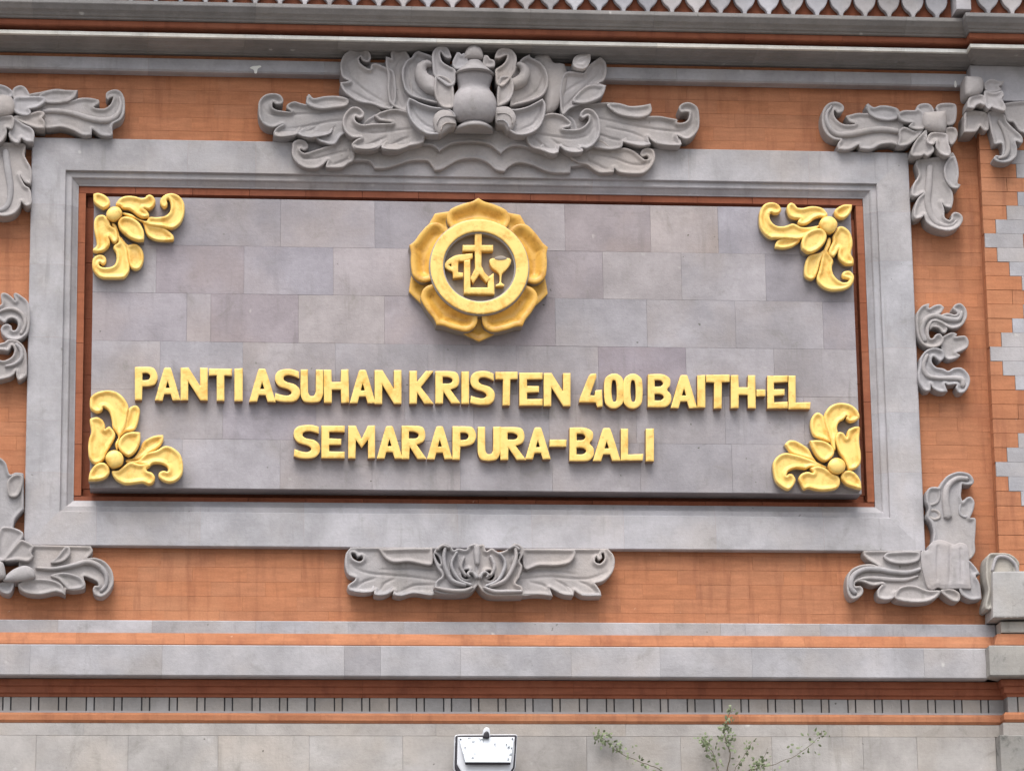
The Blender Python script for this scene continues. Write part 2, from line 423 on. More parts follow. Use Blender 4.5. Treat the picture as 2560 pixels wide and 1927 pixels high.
def brick_field(parent, x0, x1, z0, z1, d, first_z=None, m='brick', off=0, skip=None, name='brick', L=BL):
    """courses of separate bricks over a mortar bed; a brick shares its mesh with those of its size"""
    z = z0 if first_z is None else first_z; row = 0
    while z < z1-.004:
        za, zb = max(z, z0), min(z+COURSE, z1)
        if zb-za > .008:
            x = x0-((row+off) % 2)*L/2-((row*7) % 3)*.021
            while x < x1-.004:
                a, b = max(x, x0), min(x+L, x1)
                if b-a > .012 and not (skip and skip(a, b, za, zb)):
                    jx, jz = .0002, .00035; pr = random.choice((0, 0, .0004, .0007, -.0004))
                    PEND.append((parent, name, a+jx, b-jx, za+jz, zb-jz, d+pr, m))
                x += L
        z += COURSE; row += 1
BC = {}
PEND = []
def one_brick(parent, name, a, b, za, zb, d, m, depth=.05, mid=1.0, sp=.035, bev=.0004):
    key = (round(b-a, 3), round(zb-za, 3), m, depth)
    if key not in BC:
        V, F = box(-(b-a)/2, (b-a)/2, 0, depth, -(zb-za)/2, (zb-za)/2, bev)
        me = bpy.data.meshes.new(name); me.from_pydata(V, [], F); me.materials.append(M[m]); me.update(); BC[key] = me
    o = bpy.data.objects.new(name, BC[key]); link(o, parent)
    p = Vector((0, 0, 0)); q = parent
    while q is not None: p = p+q.location; q = q.parent
    o.location = ((a+b)/2-p.x, -d-p.y, (za+zb)/2-p.z)
    o.color = (*grey(sp, mid, .03), 1)
    return o

MF = 1.0
def prism_run(parent, name, prof, x0, x1, joints, m, gap=.0007, mitre=None, db=-.03, sp=.06, sides=True, colors=None):
    """stones of one moulded course. prof: (d, z) front line bottom to top. mitre='end': right end cut back along the depth;
    mitre='pil': the course breaks forward round the pilaster"""
    xs = [x0]+sorted(j for j in joints if x0+.05 < j < x1-.05)+[x1]
    for i in range(len(xs)-1):
        a, b = xs[i]+gap/2, xs[i+1]-gap/2
        V = []; n_ = len(prof)
        last = i == len(xs)-2
        if mitre == 'pil' and i == 0:
            for d, z in prof: V += [(a-MF*d, -db, z), (a-MF*d, -(d+PD), z), (b, -(d+PD), z)]
            V += [(b, -db, prof[0][1]), (b, -db, prof[-1][1])]
            F = []
            for k in range(n_-1):
                F += [(3*k, 3*k+1, 3*k+4, 3*k+3), (3*k+1, 3*k+2, 3*k+5, 3*k+4)]
            F += [(0, 3*n_, 2, 1), (3*n_-3, 3*n_-2, 3*n_-1, 3*n_+1)]
            F += [tuple([3*n_]+[3*n_+1]+[3*k+2 for k in range(n_-1, -1, -1)])]
        else:
            off = PD if mitre == 'pil' else 0
            for d, z in prof: V += [(a, -(d+off), z), ((b-MF*d if (mitre == 'end' and last) else b), -(d+off), z)]
            V += [(a, -db, prof[0][1]), (b, -db, prof[0][1]), (a, -db, prof[-1][1]), (b, -db, prof[-1][1])]
            q = 2*n_; F = [(2*k, 2*k+1, 2*k+3, 2*k+2) for k in range(n_-1)]
            F += [(0, q, q+1, 1), (2*n_-2, 2*n_-1, q+3, q+2)]
            F += [tuple([q]+[2*k for k in range(n_)]+[q+2]), tuple([q+3]+[2*k+1 for k in range(n_-1, -1, -1)]+[q+1])]
        mesh(name, V, F, M[m], parent, color=(colors[i] if colors else grey(sp)))

# ---- brick wall
wall = thing('brick_wall', 'orange red brick wall face behind the grey framed name panel', 'wall', (0, 0, 5.6))
for a, b, c, d in ((XL, -2.0, 5.18, 8.66), (2.0, XP+.02, 5.18, 8.66), (-2.0, 2.0, 5.18, 6.17), (-2.0, 2.0, 7.84, 8.66)):
    mesh('mortar_bed', *box(a, b, .012, .4, c, d), M['mortar'], wall)
mesh('mortar_bed', *box(-2.0, 2.0, .12, .4, 6.17, 7.84), M['mortar'], wall)
FX0, FX1, FZ0, FZ1 = -2.1911, 2.1958, 5.977, 8.033      # stone frame
brick_field(wall, -2.5, FX0+.02, 5.60, 8.41, .0, 5.60)
brick_field(wall, FX0+.02, FX1-.02, 5.60, FZ0+.02, .0, 5.60, off=1)
brick_field(wall, FX0+.02, FX1-.02, FZ1-.02, 8.41, .0, 5.60+COURSE*34, off=1)
brick_field(wall, FX1-.02, XP+.0, 5.60, 8.41, .0, 5.60)

def hid(q):      # mostly behind a carving or out of the picture
    cx = (q[2]+q[3])/2; return (cx < -2.30)*.5+(cx > 2.5)*.3
PEND.sort(key=lambda q: -((q[3]-q[2])*(q[5]-q[4])*(1-hid(q))))
for q in PEND[:288]: one_brick(*q)
VV, FF = [], []
for q in PEND[288:]:
    V, F = box(q[2], q[3], -q[6], -q[6]+.05, q[4], q[5], .0004); k = len(VV); VV += V; FF += [tuple(i+k for i in f) for f in F]
o = mesh('cut_bricks', VV, FF, M['brick'], wall); o['kind'] = 'stuff'

# ---- lower wall of big stones, reaching the street
low = thing('plinth_wall', 'pale grey wall of large smooth stones below the dentil course', 'wall', (0, 0, 0))
mesh('mortar_bed', *box(XL, XR, -.03, .4, 0.0, 5.18), M['greymortar'], low)
zt = W(640, 1838, .06)[1]
js = [W(x, 1880, .06)[0] for x in (-150, 90, 320, 545, 773, 1007, 1235, 1467, 1702, 1930, 2158, 2293)]
xs = [XL]+js+[XP-.077]
tn = {9: .93, 7: .88, 8: .93, 5: 1.06, 6: 1.03, 4: 1.04}
for row in range(3):
    z1_ = zt-row*.44; z0_ = z1_-.44
    for i in range(len(xs)-1):
        o_ = -.23*(row % 2) if 0 < i < len(xs)-2 else 0
        a = xs[i]+(o_ if i > 0 else 0); b = xs[i+1]+(-.23*(row % 2) if i+1 < len(xs)-1 else 0)
        mesh('stone_block', *box(a+.0004, b-.0004, -.06-random.uniform(0, .002), -.03, z0_+.0004, z1_-.0006, .0008), M['plinth'], low,
             color=(grey(.03, tn.get(i, 1.0), .02)))
mesh('lower_stonework', *box(XL, XP, -.058, -.03, 0.0, zt-3*.44), M['plinth'], low)
jt = [W(x, 1823, .05)[0] for x in (-120, 210, 640, 1090, 1564, 2020)]
z_a, z_b = W(640, 1838, .05)[1]+.001, W(640, 1808, .05)[1]
prism_run(low, 'stone_strip', [(.0, z_a), (.052, z_a), (.052, z_b), (.0, z_b)], XL, XP, jt, 'plinth', mitre='end', sp=.04)

mesh('stone_block', *box(XP-.075, XR, -.15, -.03, zt-.44, zt-.004, .003), M['weathered'], low, color=(.8, .8, .8), label='mossy dark stained end stone')
mesh('stone_block', *box(XP-.075, XR, -.15, -.03, 0.0, zt-.443, .003), M['weathered'], low, color=(.85, .85, .85))
prism_run(low, 'stone_strip', [(.0, zt-.0035), (.052, zt-.0035), (.052, z_b), (.0, z_b)], XP, XR, [], 'plinth', mitre='pil', sp=.02)
# ---- string course: orange fillets, grey ledge and band, dentils
sc = thing('string_course', 'moulded string course of grey stone band and orange brick fillets below the frame', 'moulding', (0, 0, 5.4))
def zs(d, py, px=640): return W(px, py, d)[1]
b1 = (zs(.04, 1806), zs(.04, 1781))
P1 = [(.0, b1[0]), (.034, b1[0]), (.044, b1[0]+.012), (.044, b1[1]-.012), (.034, b1[1]), (0, b1[1])]
jr = [XL+.5*i+random.uniform(-.05, .05) for i in range(1, 13)]
prism_run(sc, 'brick_fillet', P1, XL, XP, jr, 'brick', mitre='end', sp=.05)
prism_run(sc, 'brick_fillet', P1, XP, XR, [2.9], 'brick', mitre='pil')
# dentils in wide and narrow pieces over a dark bed
za, zb = b1[1], zs(.0, 1744)
mesh('dentil_bed', *box(XL, XP, -.0, .03, za+.001, zb), M['black'], sc)
xd0 = W(1040+55/2.9105, 1762, .01)[0]; pit = (W(1717, 1762, .01)[0]-W(1040, 1762, .01)[0])/10
pw = pit*45/67.7; pn = pit*16/67.7; sl_ = pit*3.3/67.7
k = -26
while xd0+k*pit < XP-.05:
    x = xd0+k*pit
    for a, wd_, nm in ((x+sl_, pw, 'dentil'), (x+sl_+pw+sl_, pn, 'narrow_dentil')):
        if a < XL or a > XP-.03: continue
        b = min(a+wd_, XP-.004)
        V, F = box(a, b, -.014-random.uniform(0, .002), 0.0, za+.0005, zb-.001, .0012)
        mesh(nm, V, F, M['plinth'], sc, color=grey(.07, .80, .03))
    k += 1
dp = .085
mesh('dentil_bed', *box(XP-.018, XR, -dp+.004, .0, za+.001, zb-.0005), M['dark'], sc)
for a, b in ((XP-.016, XP+.03), (XP+.037, XP+.145), (XP+.152, XP+.2), (XP+.207, XP+.33), (XP+.337, XP+.385), (XP+.392, XP+.5), (XP+.507, XR)):
    mesh('dentil', *box(a, b, -dp-.014, -dp+.01, za+.0005, zb-.001, .0012), M['plinth'], sc, color=grey(.05, .80, .03))
# brick cove; its dark brown has the band's shade put into the colour
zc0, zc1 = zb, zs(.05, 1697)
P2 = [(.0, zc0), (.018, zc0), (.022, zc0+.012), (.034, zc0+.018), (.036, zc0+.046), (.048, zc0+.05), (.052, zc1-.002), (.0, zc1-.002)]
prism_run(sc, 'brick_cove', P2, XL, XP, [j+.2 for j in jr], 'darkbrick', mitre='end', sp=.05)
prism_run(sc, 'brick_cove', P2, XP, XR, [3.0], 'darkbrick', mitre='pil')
# broad grey band
zg0, zg1 = zs(.12, 1689.5), zs(.12, 1612)
zc1 = zg0
P3 = [(.0, zg0), (.114, zg0), (.120, zg0+.006), (.120, zg1-.004), (.116, zg1), (0, zg1)]
jb = [W(x, 1650, .12)[0] for x in (75, 405, 640+860/3.9, 640+1215/3.9, 1152, 1428, 1650, 1880, 2310)]
cb = [grey(.03, 1.05, .01) for _ in range(len(jb)+1)]; cb[3] = (.86, .85, .85)
prism_run(sc, 'stone_band', P3, XL, XP, jb, 'stone', mitre='end', colors=cb)
prism_run(sc, 'stone_band', P3, XP, XR, [], 'weathered', mitre='pil')
zo0, zo1 = zg1, zs(.06, 1583)
P4 = [(.0, zo0), (.075, zo0+.001), (.082, zo0+.012), (.078, zo0+.03), (.062, zo1), (0, zo1)]
prism_run(sc, 'brick_fillet', P4, XL, XP, [j+.33 for j in jr], 'brick', mitre='end', sp=.05)
prism_run(sc, 'brick_fillet', P4, XP, XR, [2.8], 'brick', mitre='pil')
zl1 = zs(.05, 1551)
P5 = [(.0, zo1), (.05, zo1), (.05, zl1-.004), (.046, zl1), (0, zl1)]
jl = [W(x, 1567, .05)[0] for x in (-40, 145, 380, 640, 870, 1010, 1240, 1400+690/2.765, 1400+1110/2.765, 1400+1280/2.765, 2050, 2290)]
prism_run(sc, 'stone_ledge', P5, XL, XP, jl, 'stone', mitre='end', sp=.07)
prism_run(sc, 'stone_ledge', P5, XP+.03, XR, [], 'weathered', mitre='pil')

# ---- cornice above
MF = .40
cn = thing('cornice', 'stepped grey stone cornice with dark underside along the top of the wall', 'cornice', (0, 0, 8.4))
A0, A1 = 8.389, 8.453
P6 = [(.0, A0-.006), (.066, A0-.006), (.076, A0+.002), (.076, A1-.005), (.06, A1), (0, A1)]
ja = [W(x, 170, .06)[0] for x in (-60, 370, 810, 1250, 1690, 2085, 2275)]
prism_run(cn, 'stone_band', P6, XL, XP-.02, ja, 'stone', sp=.05)
P7 = [(.0, A1), (.048, A1), (.050, 8.472), (.0, 8.472)]
prism_run(cn, 'brick_fillet', P7, XL, XP, jr, 'brick', mitre='end')
P8a = [(0, 8.473), (.078, 8.473), (.080, 8.4765), (.108, 8.478), (.118, 8.482), (.165, 8.4835), (.168, 8.4865), (.215, 8.491), (.235, 8.4975), (0, 8.4977)]
P8 = [(0, 8.498), (.244, 8.498), (.251, 8.5005), (.245, 8.520), (0, 8.5205)]
jc = [W(x, 90, .22)[0] for x in (145, 370, 612, 845, 1090, 1330, 1640, 1890, 2090, 2250)]
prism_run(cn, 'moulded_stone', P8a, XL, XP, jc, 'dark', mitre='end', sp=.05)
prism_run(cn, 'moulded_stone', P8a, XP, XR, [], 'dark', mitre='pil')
prism_run(cn, 'coping_stone', P8, XL, XP, jc, 'coping', mitre='end', sp=.04)
prism_run(cn, 'coping_stone', P8, XP, XR, [], 'coping', mitre='pil')
P9 = [(0, 8.521), (.145, 8.5215), (.147, 8.541), (.17, 8.5435), (.25, 8.5455), (.256, 8.550), (.256, 8.5745), (0, 8.5745)]
prism_run(cn, 'brick_fillet', P9, XL, XP, [j+.1 for j in jr], 'darkbrick', mitre='end')
prism_run(cn, 'brick_fillet', P9, XP, XR, [2.95], 'darkbrick', mitre='pil')
P10 = [(0, 8.577), (.262, 8.577), (.275, 8.578), (.278, 8.585), (.290, 8.588), (.300, 8.597), (.320, 8.608), (.333, 8.6225), (.340, 8.629), (.342, 8.633), (.342, 8.650), (.322, 8.656), (0, 8.657)]
jd = [W(x, 20, .4)[0] for x in (80, 340, 640, 1030, 1330, 1640, 2272)]
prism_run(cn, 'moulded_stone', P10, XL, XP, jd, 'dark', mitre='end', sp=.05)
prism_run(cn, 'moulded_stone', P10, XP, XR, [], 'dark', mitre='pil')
# red backing, hanging teeth, roof slab over them
prism_run(cn, 'red_backing', [(0, 8.657), (.262, 8.6575), (.262, 8.83), (0, 8.83)], XL, XP, [j+.2 for j in jr], 'darkbrick', mitre='end')
prism_run(cn, 'red_backing', [(0, 8.657), (.262, 8.6575), (.262, 8.83), (0, 8.83)], XP, XR, [2.9], 'darkbrick', mitre='pil')
tp = .1222; xt0 = W(1960+85/3.6867, 28, .31)[0]
def tooth(xc, d, k, part=1):
    zt_ = 8.6635
    half = [(.0080, 0), (.010, .010), (.0145, .019), (.022, .028), (.033, .037), (.042, .048), (.049, .062), (.054, .08), (.055, .165)]
    out = [(xc+a, zt_+b) for a, b in half]+[(xc-a, zt_+b) for a, b in half[::-1]]
    if part < 1: out = [(max(x, xc-.012), z) for x, z in out]
    o = carve('hanging_tooth', [np.array(out)], d-.035, d, 'flat', cn, [M['stone'], M['stone']], g=.03, wob=.0004, color=grey(.10, random.choice((1.0, 1.1, 1.3)), .03))
k = -45
while xt0+k*tp < XP-.15:
    if xt0+k*tp > XL+.05: tooth(xt0+k*tp, .310, k)
    k += 1
xq = W(1960+1885/3.6867, 18, .31+PD)[0]
for k in range(0, 7):
    if xq+k*tp < XR-.05: tooth(xq+k*tp, .310+PD, k)
xa = W(2391, 12, .31+PD)[0]; xb = W(2428, 12, .31+PD)[0]
mesh('corner_tooth', *box(xa, xb, -.310-PD, -.2, 8.678, 8.83, .003), M['stone'], cn, color=(1.2, 1.2, 1.22))
prism_run(cn, 'roof_slab', [(0, 8.83), (.37, 8.83), (.38, 8.84), (.38, 8.88), (0, 8.90)], XL, XP, jd, 'stone', mitre='end')
prism_run(cn, 'roof_slab', [(0, 8.83), (.37, 8.83), (.38, 8.84), (.38, 8.88), (0, 8.90)], XP, XR, [], 'stone', mitre='pil')

# ---- pilaster with stepped grey diamonds let into its brick
pl = thing('pilaster', 'orange brick pilaster with stepped grey stone diamonds at the right edge', 'pilaster', (XP, 0, 5.6))
PX0, PX1 = 2.556, 3.25
mesh('pilaster_core', *box(PX0+.004, PX1, -PD+.010, .02, 5.19, 8.60), M['mortar'], pl)
zc = W(2500, 602, PD)[1]; CB = COURSE; COURSE = (zc-W(2510, 1173, PD)[1])/16; dz = 8*COURSE
xl0 = W(2160+1325/4.3825, 602, PD+.002)[0]; stp = .0595; xmid = xl0+3.55*stp+.03
z = zc-COURSE/2-int((zc-5.62)/COURSE)*COURSE-COURSE; row = 0
while z < 8.38:
    za_, zb_ = max(z, 5.60), min(z+COURSE, 8.24)
    kk = round((z+COURSE/2-zc)/COURSE); m8 = ((kk+4) % 8)-4
    gx = xl0+abs(m8)*stp if abs(m8) <= 3 and za_ > 5.95 and zb_ < 8.05 else None
    if zb_-za_ > .01:
        end = gx if gx else PX1
        x = PX0-(BL/2 if row % 2 else 0)
        while x < end-.005:
            a, b = max(x, PX0), min(x+BL, end)
            if b-a > .008: one_brick(pl, 'brick', a+.001, b-.001, za_+.001, zb_-.001, PD+random.choice((0, .001, .002)), 'brick')
            x += BL
        if gx:
            gr_ = 2*xmid-gx; hole = abs(m8) == 0
            segs = [(gx, xmid-.045), (xmid+.045, gr_)] if hole else [(gx, gr_)]
            for a, b in segs:
                one_brick(pl, 'inlaid_stone', a+.0006, b-.0006, za_+.0004, zb_-.0004, PD+.003, 'stone', mid=1.0, sp=.03, bev=.0008)
            if hole: one_brick(pl, 'brick', xmid-.044, xmid+.044, za_+.001, zb_-.001, PD, 'brick')
            x = gr_
            while x < PX1-.01:
                b = min(x+BL, PX1); one_brick(pl, 'brick', x+.001, b-.001, za_+.001, zb_-.001, PD, 'brick'); x = b
    z += COURSE; row += 1
COURSE = CB
# stone head of the pilaster
zh0, zh1 = W(2530, 253, .14)[1], W(2530, 172, .14)[1]
V, F = box(XP-.06, PX1, -.14, .0, zh0, 8.474, .003); mesh('capital_block', V, F, M['stone'], pl, color=(1.05, 1.05, 1.05))
V, F = box(XP+.055, PX1, -.125, .0, zh0-.10, zh0-.003, .002)

# ---- the moulded stone frame
fr = thing('stone_frame', 'wide grey moulded stone frame round the name panel', 'frame', (0, -.0, 7.0))
FP = [(0, -.0), (0, .046), (.004, .050), (.166, .050), (.169, .046), (.169, .034), (.172, .032), (.196, .032), (.200, .029), (.205, .020), (.226, .004), (.2315, .002), (.2325, -.075)]
def frame_side(a0, a1, fixed, sgn, horiz, joints, cols):
    """a0,a1 outer ends along the side; fixed outer coordinate; sgn inward"""
    js_ = [None]+joints+[None]
    for i in range(len(js_)-1):
        V = []
        for s, d in FP:
            lo = a0+s if js_[i] is None else js_[i]+.0002
            hi = a1-s if js_[i+1] is None else js_[i+1]-.0002
            c = fixed+sgn*s
            V += [(lo, -d, c), (hi, -d, c)] if horiz else [(c, -d, lo), (c, -d, hi)]
        F = []
        for k in range(len(FP)-1):
            f = (2*k, 2*k+1, 2*k+3, 2*k+2)
            F.append(f if (horiz == (sgn > 0)) else f[::-1])
        mesh('frame_stone', V, F, M['stone'], fr, color=cols[i % len(cols)] if cols else grey(.025, 1.06, .012))
jh = [W(x, 360, .05)[0] for x in (470, 640, 1010, 1480, 1720, 2020)]
frame_side(FX0, FX1, FZ1, -1, True, jh, None)
jh = [W(x, 1340, .05)[0] for x in (240, 500, 760, 1145, 1330, 1560, 1790, 2060)]
frame_side(FX0, FX1, FZ0, 1, True, jh, None)
frame_side(FZ0, FZ1, FX0, 1, False, sorted(W(70, y, .05)[1] for y in (510, 660, 842, 1050, 1180)), None)
frame_side(FZ0, FZ1, FX1, -1, False, sorted(W(2290, y, .05)[1] for y in (530, 652, 870, 1030, 1180)), None)
# brick lining between frame and panel
IX0, IX1, IZ0, IZ1 = -1.9596, 1.9640, 6.2085, 7.8015
lining = thing('brick_lining', 'narrow dark red brick channel between grey frame and name panel', 'moulding', (0, 0, 7.0))
mesh('channel_bed', *box(IX0-.02, IX1+.02, .078, .12, IZ0-.02, IZ1+.02), M['darkbrick'], lining)
def lin(x0, x1, z0, z1, d, m, n_, horiz):
    for i in range(n_):
        if horiz:
            a = x0+(x1-x0)*i/n_; b = x0+(x1-x0)*(i+1)/n_
            one_brick(lining, 'lining_brick', a+.0008, b-.0008, z0, z1, d+random.uniform(0, .002), m, depth=.05, sp=.06)
        else:
            a = z0+(z1-z0)*i/n_; b = z0+(z1-z0)*(i+1)/n_
            one_brick(lining, 'lining_brick', x0, x1, a+.0008, b-.0008, d+random.uniform(0, .002), m, depth=.05, sp=.06)
st = .042
lin(IX0, IX1, IZ1-.034, IZ1, -.008, 'darkbrick', 14, True); lin(IX0, IX1, IZ0, IZ0+.024, -.008, 'darkbrick', 14, True)
lin(IX0, IX0+st-.006, IZ0+.026, IZ1-.036, -.004, 'lining', 6, False); lin(IX1-st+.006, IX1, IZ0+.026, IZ1-.036, -.004, 'lining', 6, False)
lin(IX0+st+.001, IX1-st-.001, IZ1-.09, IZ1-.036, -.062, 'darkbrick', 13, True); lin(IX0+st+.001, IX1-st-.001, IZ0+.026, IZ0+.07, -.062, 'darkbrick', 13, True)
lin(IX0+st-.005, IX0+st+.05, IZ0+.072, IZ1-.092, -.062, 'darkbrick', 5, False); lin(IX1-st-.05, IX1-st+.005, IZ0+.072, IZ1-.092, -.062, 'darkbrick', 5, False)

# ---- the name panel: grey tiles
pn_ = thing('name_panel', 'grey stone tile name panel with raised gold lettering and round emblem above it', 'sign', (0, 0, 7.0))
TX0, TX1, TZ0, TZ1, TD = -1.882, 1.880, 6.252, 7.716, .10
mesh('panel_core', *box(TX0+.004, TX1-.004, -TD+.006, .03, TZ0+.004, TZ1-.004), M['greymortar'], pn_)
rows = [[701.6, 937, 1170, 1412, 1626, 1795], [390, 610, 833, 1050, 1280, 1507, 1703.5, 1913.5], [467, 527, 746, 961, 1175, 1388, 1617, 1838, 2057],
        [400, 607, 838, 1070, 1290, 1496, 1715, 1935], [557, 790, 1012, 1184, 1372, 1590, 1812, 2010], [455, 700, 930, 1150, 1380, 1600, 1830, 1990]]
tt = {(0, 2): (.86, .86, .88), (0, 0): (.93, .93, .95), (0, 1): (1.0, .99, 1.0), (0, 3): (.97, .95, .94), (0, 4): (.90, .86, .85), (0, 5): (1.02, .98, .94), (0, 6): (.99, 1.0, 1.04),
      (1, 1): (.93, .90, .92), (1, 2): (.98, .98, 1.02), (1, 5): (.90, .87, .87), (1, 6): (1.02, 1.0, .98), (1, 7): (1.0, 1.0, 1.0), (1, 8): (.87, .87, .89), (1, 3): (1.03, 1.0, .99),
      (2, 0): (.94, .93, .95), (2, 1): (1.02, 1.0, 1.0), (2, 2): (.91, .87, .88), (2, 3): (1.06, 1.03, 1.0), (2, 4): (1.0, .97, .98), (2, 5): (.93, .90, .91), (2, 9): (.93, .93, .96),
      (3, 6): (.86, .83, .86), (4, 1): (.98, .97, 1.0), (4, 2): (1.06, 1.04, 1.03)}
hT = (TZ1-TZ0)/6
for r_, js_ in enumerate(rows):
    z1_ = TZ1-r_*hT; z0_ = z1_-hT
    ym = (509, 626, 738, 858, 978, 1099)[r_]+55
    xs = [TX0]+[W(x, ym, TD)[0] for x in js_]+[TX1]
    for i in range(len(xs)-1):
        c = tt.get((r_, i), grey(.03, 1.0, .015)); c = tuple(1.02*(1+(v-1)*1.35) for v in c)
        mesh('panel_tile', *box(xs[i]+.0003, xs[i+1]-.0003, -TD-random.uniform(0, .0014), -TD+.02, z0_+.0003, z1_-.0003, .0006), M['tile'], pn_, color=c)
# return of the panel edge (its thickness seen from below and the sides)
for a, b, c, d in ((TX0+.001, TX1-.001, TZ0+.0015, TZ0+.02), (TX0+.001, TX1-.001, TZ1-.02, TZ1-.0015)):
    mesh('panel_edge', *box(a, b, -TD+.0195, .03, c, d), M['tile'], pn_, color=(.8, .76, .76))
for a, b in ((TX0+.0012, TX0+.02), (TX1-.02, TX1-.0012)):
    mesh('panel_edge', *box(a, b, -TD+.0195, .03, TZ0+.0205, TZ1-.0205), M['tile'], pn_, color=(.95, .9, .88))

# ---- raised letters
GL = {
'P': ['0,0! .6,0 .86,.05 1,.28 .9,.5 .65,.58 .33,.6! .31,1! 0,1!', '.33,.19! .55,.19 .68,.27 .6,.39 .33,.41!'],
'A': ['0,1! .36,.03 .5,0 .63,.03 1,1! .70,1! .62,.80! .37,.80! .3,1!', '.5,.40! .585,.62! .42,.62!'],
'N': ['0,1! 0,0! .29,0! .72,.56! .72,0! 1,0! 1,1! .73,1! .28,.42! .28,1!'],
'T': ['0,0! 1,0! 1,.22! .67,.22! .66,1! .33,1! .34,.22! 0,.22!'],
'I': ['0,.01! 1,0! 1,1! 0,1!'],
'S': ['.97,.27! .78,.21 .55,.18 .38,.22 .35,.32 .5,.4 .8,.46 1,.62 .98,.84 .8,.97 .5,1 .2,.98 .0,.93! .03,.72! .25,.78 .5,.81 .65,.76 .66,.68 .5,.6 .2,.53 .03,.38 .02,.18 .15,.05 .4,0 .7,0 .96,.06!'],
'U': ['0,0! .32,0! .33,.68 .4,.79 .5,.81 .6,.79 .67,.68 .68,0! 1,0! 1,.72 .87,.95 .6,1 .38,1 .12,.95 0,.74'],
'H': ['0,0! .3,0! .32,.37! .68,.37! .69,0! .98,0! 1,1! .69,1! .68,.60! .32,.60! .31,1! 0,1!'],
'K': ['0,0! .31,0! .31,.33! .68,0! 1,0! .47,.5! 1,1! .62,1! .32,.66! .3,1! 0,1!'],
'R': ['0,0! .6,0 .86,.06 .95,.27 .88,.47 .60,.57! 1,1! .64,1! .32,.62! .30,1! 0,1!', '.29,.17! .52,.18 .68,.26 .60,.37 .29,.38!'],
'E': ['0,0! 1,0! 1,.2! .33,.2! .33,.4! .85,.41! .85,.59! .33,.6! .33,.8! 1,.8! 1,1! 0,1!'],
'4': ['.40,.08! .50,.01 .72,0! .74,.1! .46,.64! .66,.65! .69,.5! .97,.48! 1,.98! .78,1! .70,.86! 0,.85! .02,.74!'],
'0': ['.3,0 .7,0 1,.18 1,.82 .7,1 .3,1 0,.82 0,.18', '.42,.19 .6,.2 .66,.5 .62,.79 .44,.8 .37,.5'],
'B': ['0,0! .62,0 .95,.12 .96,.33 .84,.47 1,.62 1,.85 .75,1 0,1!', '.29,.18! .55,.19 .66,.28 .55,.37 .29,.38!', '.29,.60! .57,.61 .70,.70 .57,.80 .29,.80!'],
'L': ['0,0! .32,0! .32,.8! 1,.8! .97,1! 0,1!'],
'M': ['0,1! 0,0! .28,0! .5,.40! .73,0! 1,0! 1,1! .74,1! .74,.42! .5,.68! .28,.42! .27,1!'],
'-': ['0,0! 1,0! 1,1! 0,1!']}
LET = [('L1', 'P 50 216 50 290 A 196 381 52 292 N 383 580 55 292 T 590 757 60 297 I 775 835 60 298 A 880 1074 64 303 S 1068 1250 67 305 U 1257 1420 68 307 H 1425 1608 68 309 A 1614 1802 70 312 N 1795 1990 72 318'),
       ('L2', 'K 98 345 110 445 R 363 620 112 443 I 630 707 112 447 S 720 968 115 460 T 978 1204 120 460 E 1223 1460 128 465 N 1473 1747 132 470'),
       ('L3', '4 97 300 80 372 0 318 477 85 374 0 482 640 88 377 B 691 889 88 370 A 889 1117 92 378 I 1118 1187 92 375 T 1195 1397 92 380 H 1408 1623 95 380 - 1630 1706 218 276 E 1723 1899 100 383 L 1906 2097 98 387'),
       ('L1', 'S 1206 1395 470 713 E 1408 1577 475 712 M 1603 1798 475 713 A 1810 1997 478 715'),
       ('L2', 'R 18 272 670 1010 A 278 537 672 1012 P 538 780 675 1016 U 798 1030 680 1025 R 1028 1290 685 1020 A 1283 1543 685 1012 - 1533 1706 812 885 B 1738 1982 690 1030'),
       ('L3', 'A 216 455 550 834 L 458 652 555 832 I 673 743 555 838')]
LD = TD+.050
for zz, row in LET:
    t = row.split()
    for i in range(0, len(t), 5):
        ch, x0, x1, y0, y1 = t[i], *map(float, t[i+1:i+5])
        jx, jy = random.uniform(-.008, .008), random.uniform(-.012, .012)
        lps = []
        for s in GL[ch]:
            ps = []
            for tok in s.split():
                sh = tok.endswith('!'); u, v = map(float, tok.rstrip('!').split(','))
                u += jx*math.sin(v*5); v += jy*math.sin(u*4)
                a, b = zp(zz, x0+u*(x1-x0), y0+v*(y1-y0)); ps.append((a, b, sh))
            lps.append(to_m(smooth_closed(ps, 5), LD))
        o = carve('letter', lps, TD-.004, LD, 'flat', pn_, [M['gold'], M['letterside']], g=.008, wob=.0003, goldside=.06, color=(1, 1, 1))
        o['label'] = {'-': 'raised gold hyphen'}.get(ch, 'raised gold character '+ch)

# ================================================================== CARVINGS
def orn(name, label, cat, z, x, y, d=.0, group=None):
    px, py = zp(z, x, y); a, b = W(px, py, d)
    return thing(name, label, cat, (a, -d, b), group)
GM = [M['gold'], M['carvedside']]
GG = 'gilded floral corner carvings of the name panel'
GT, GB = TD+.062, TD-.004
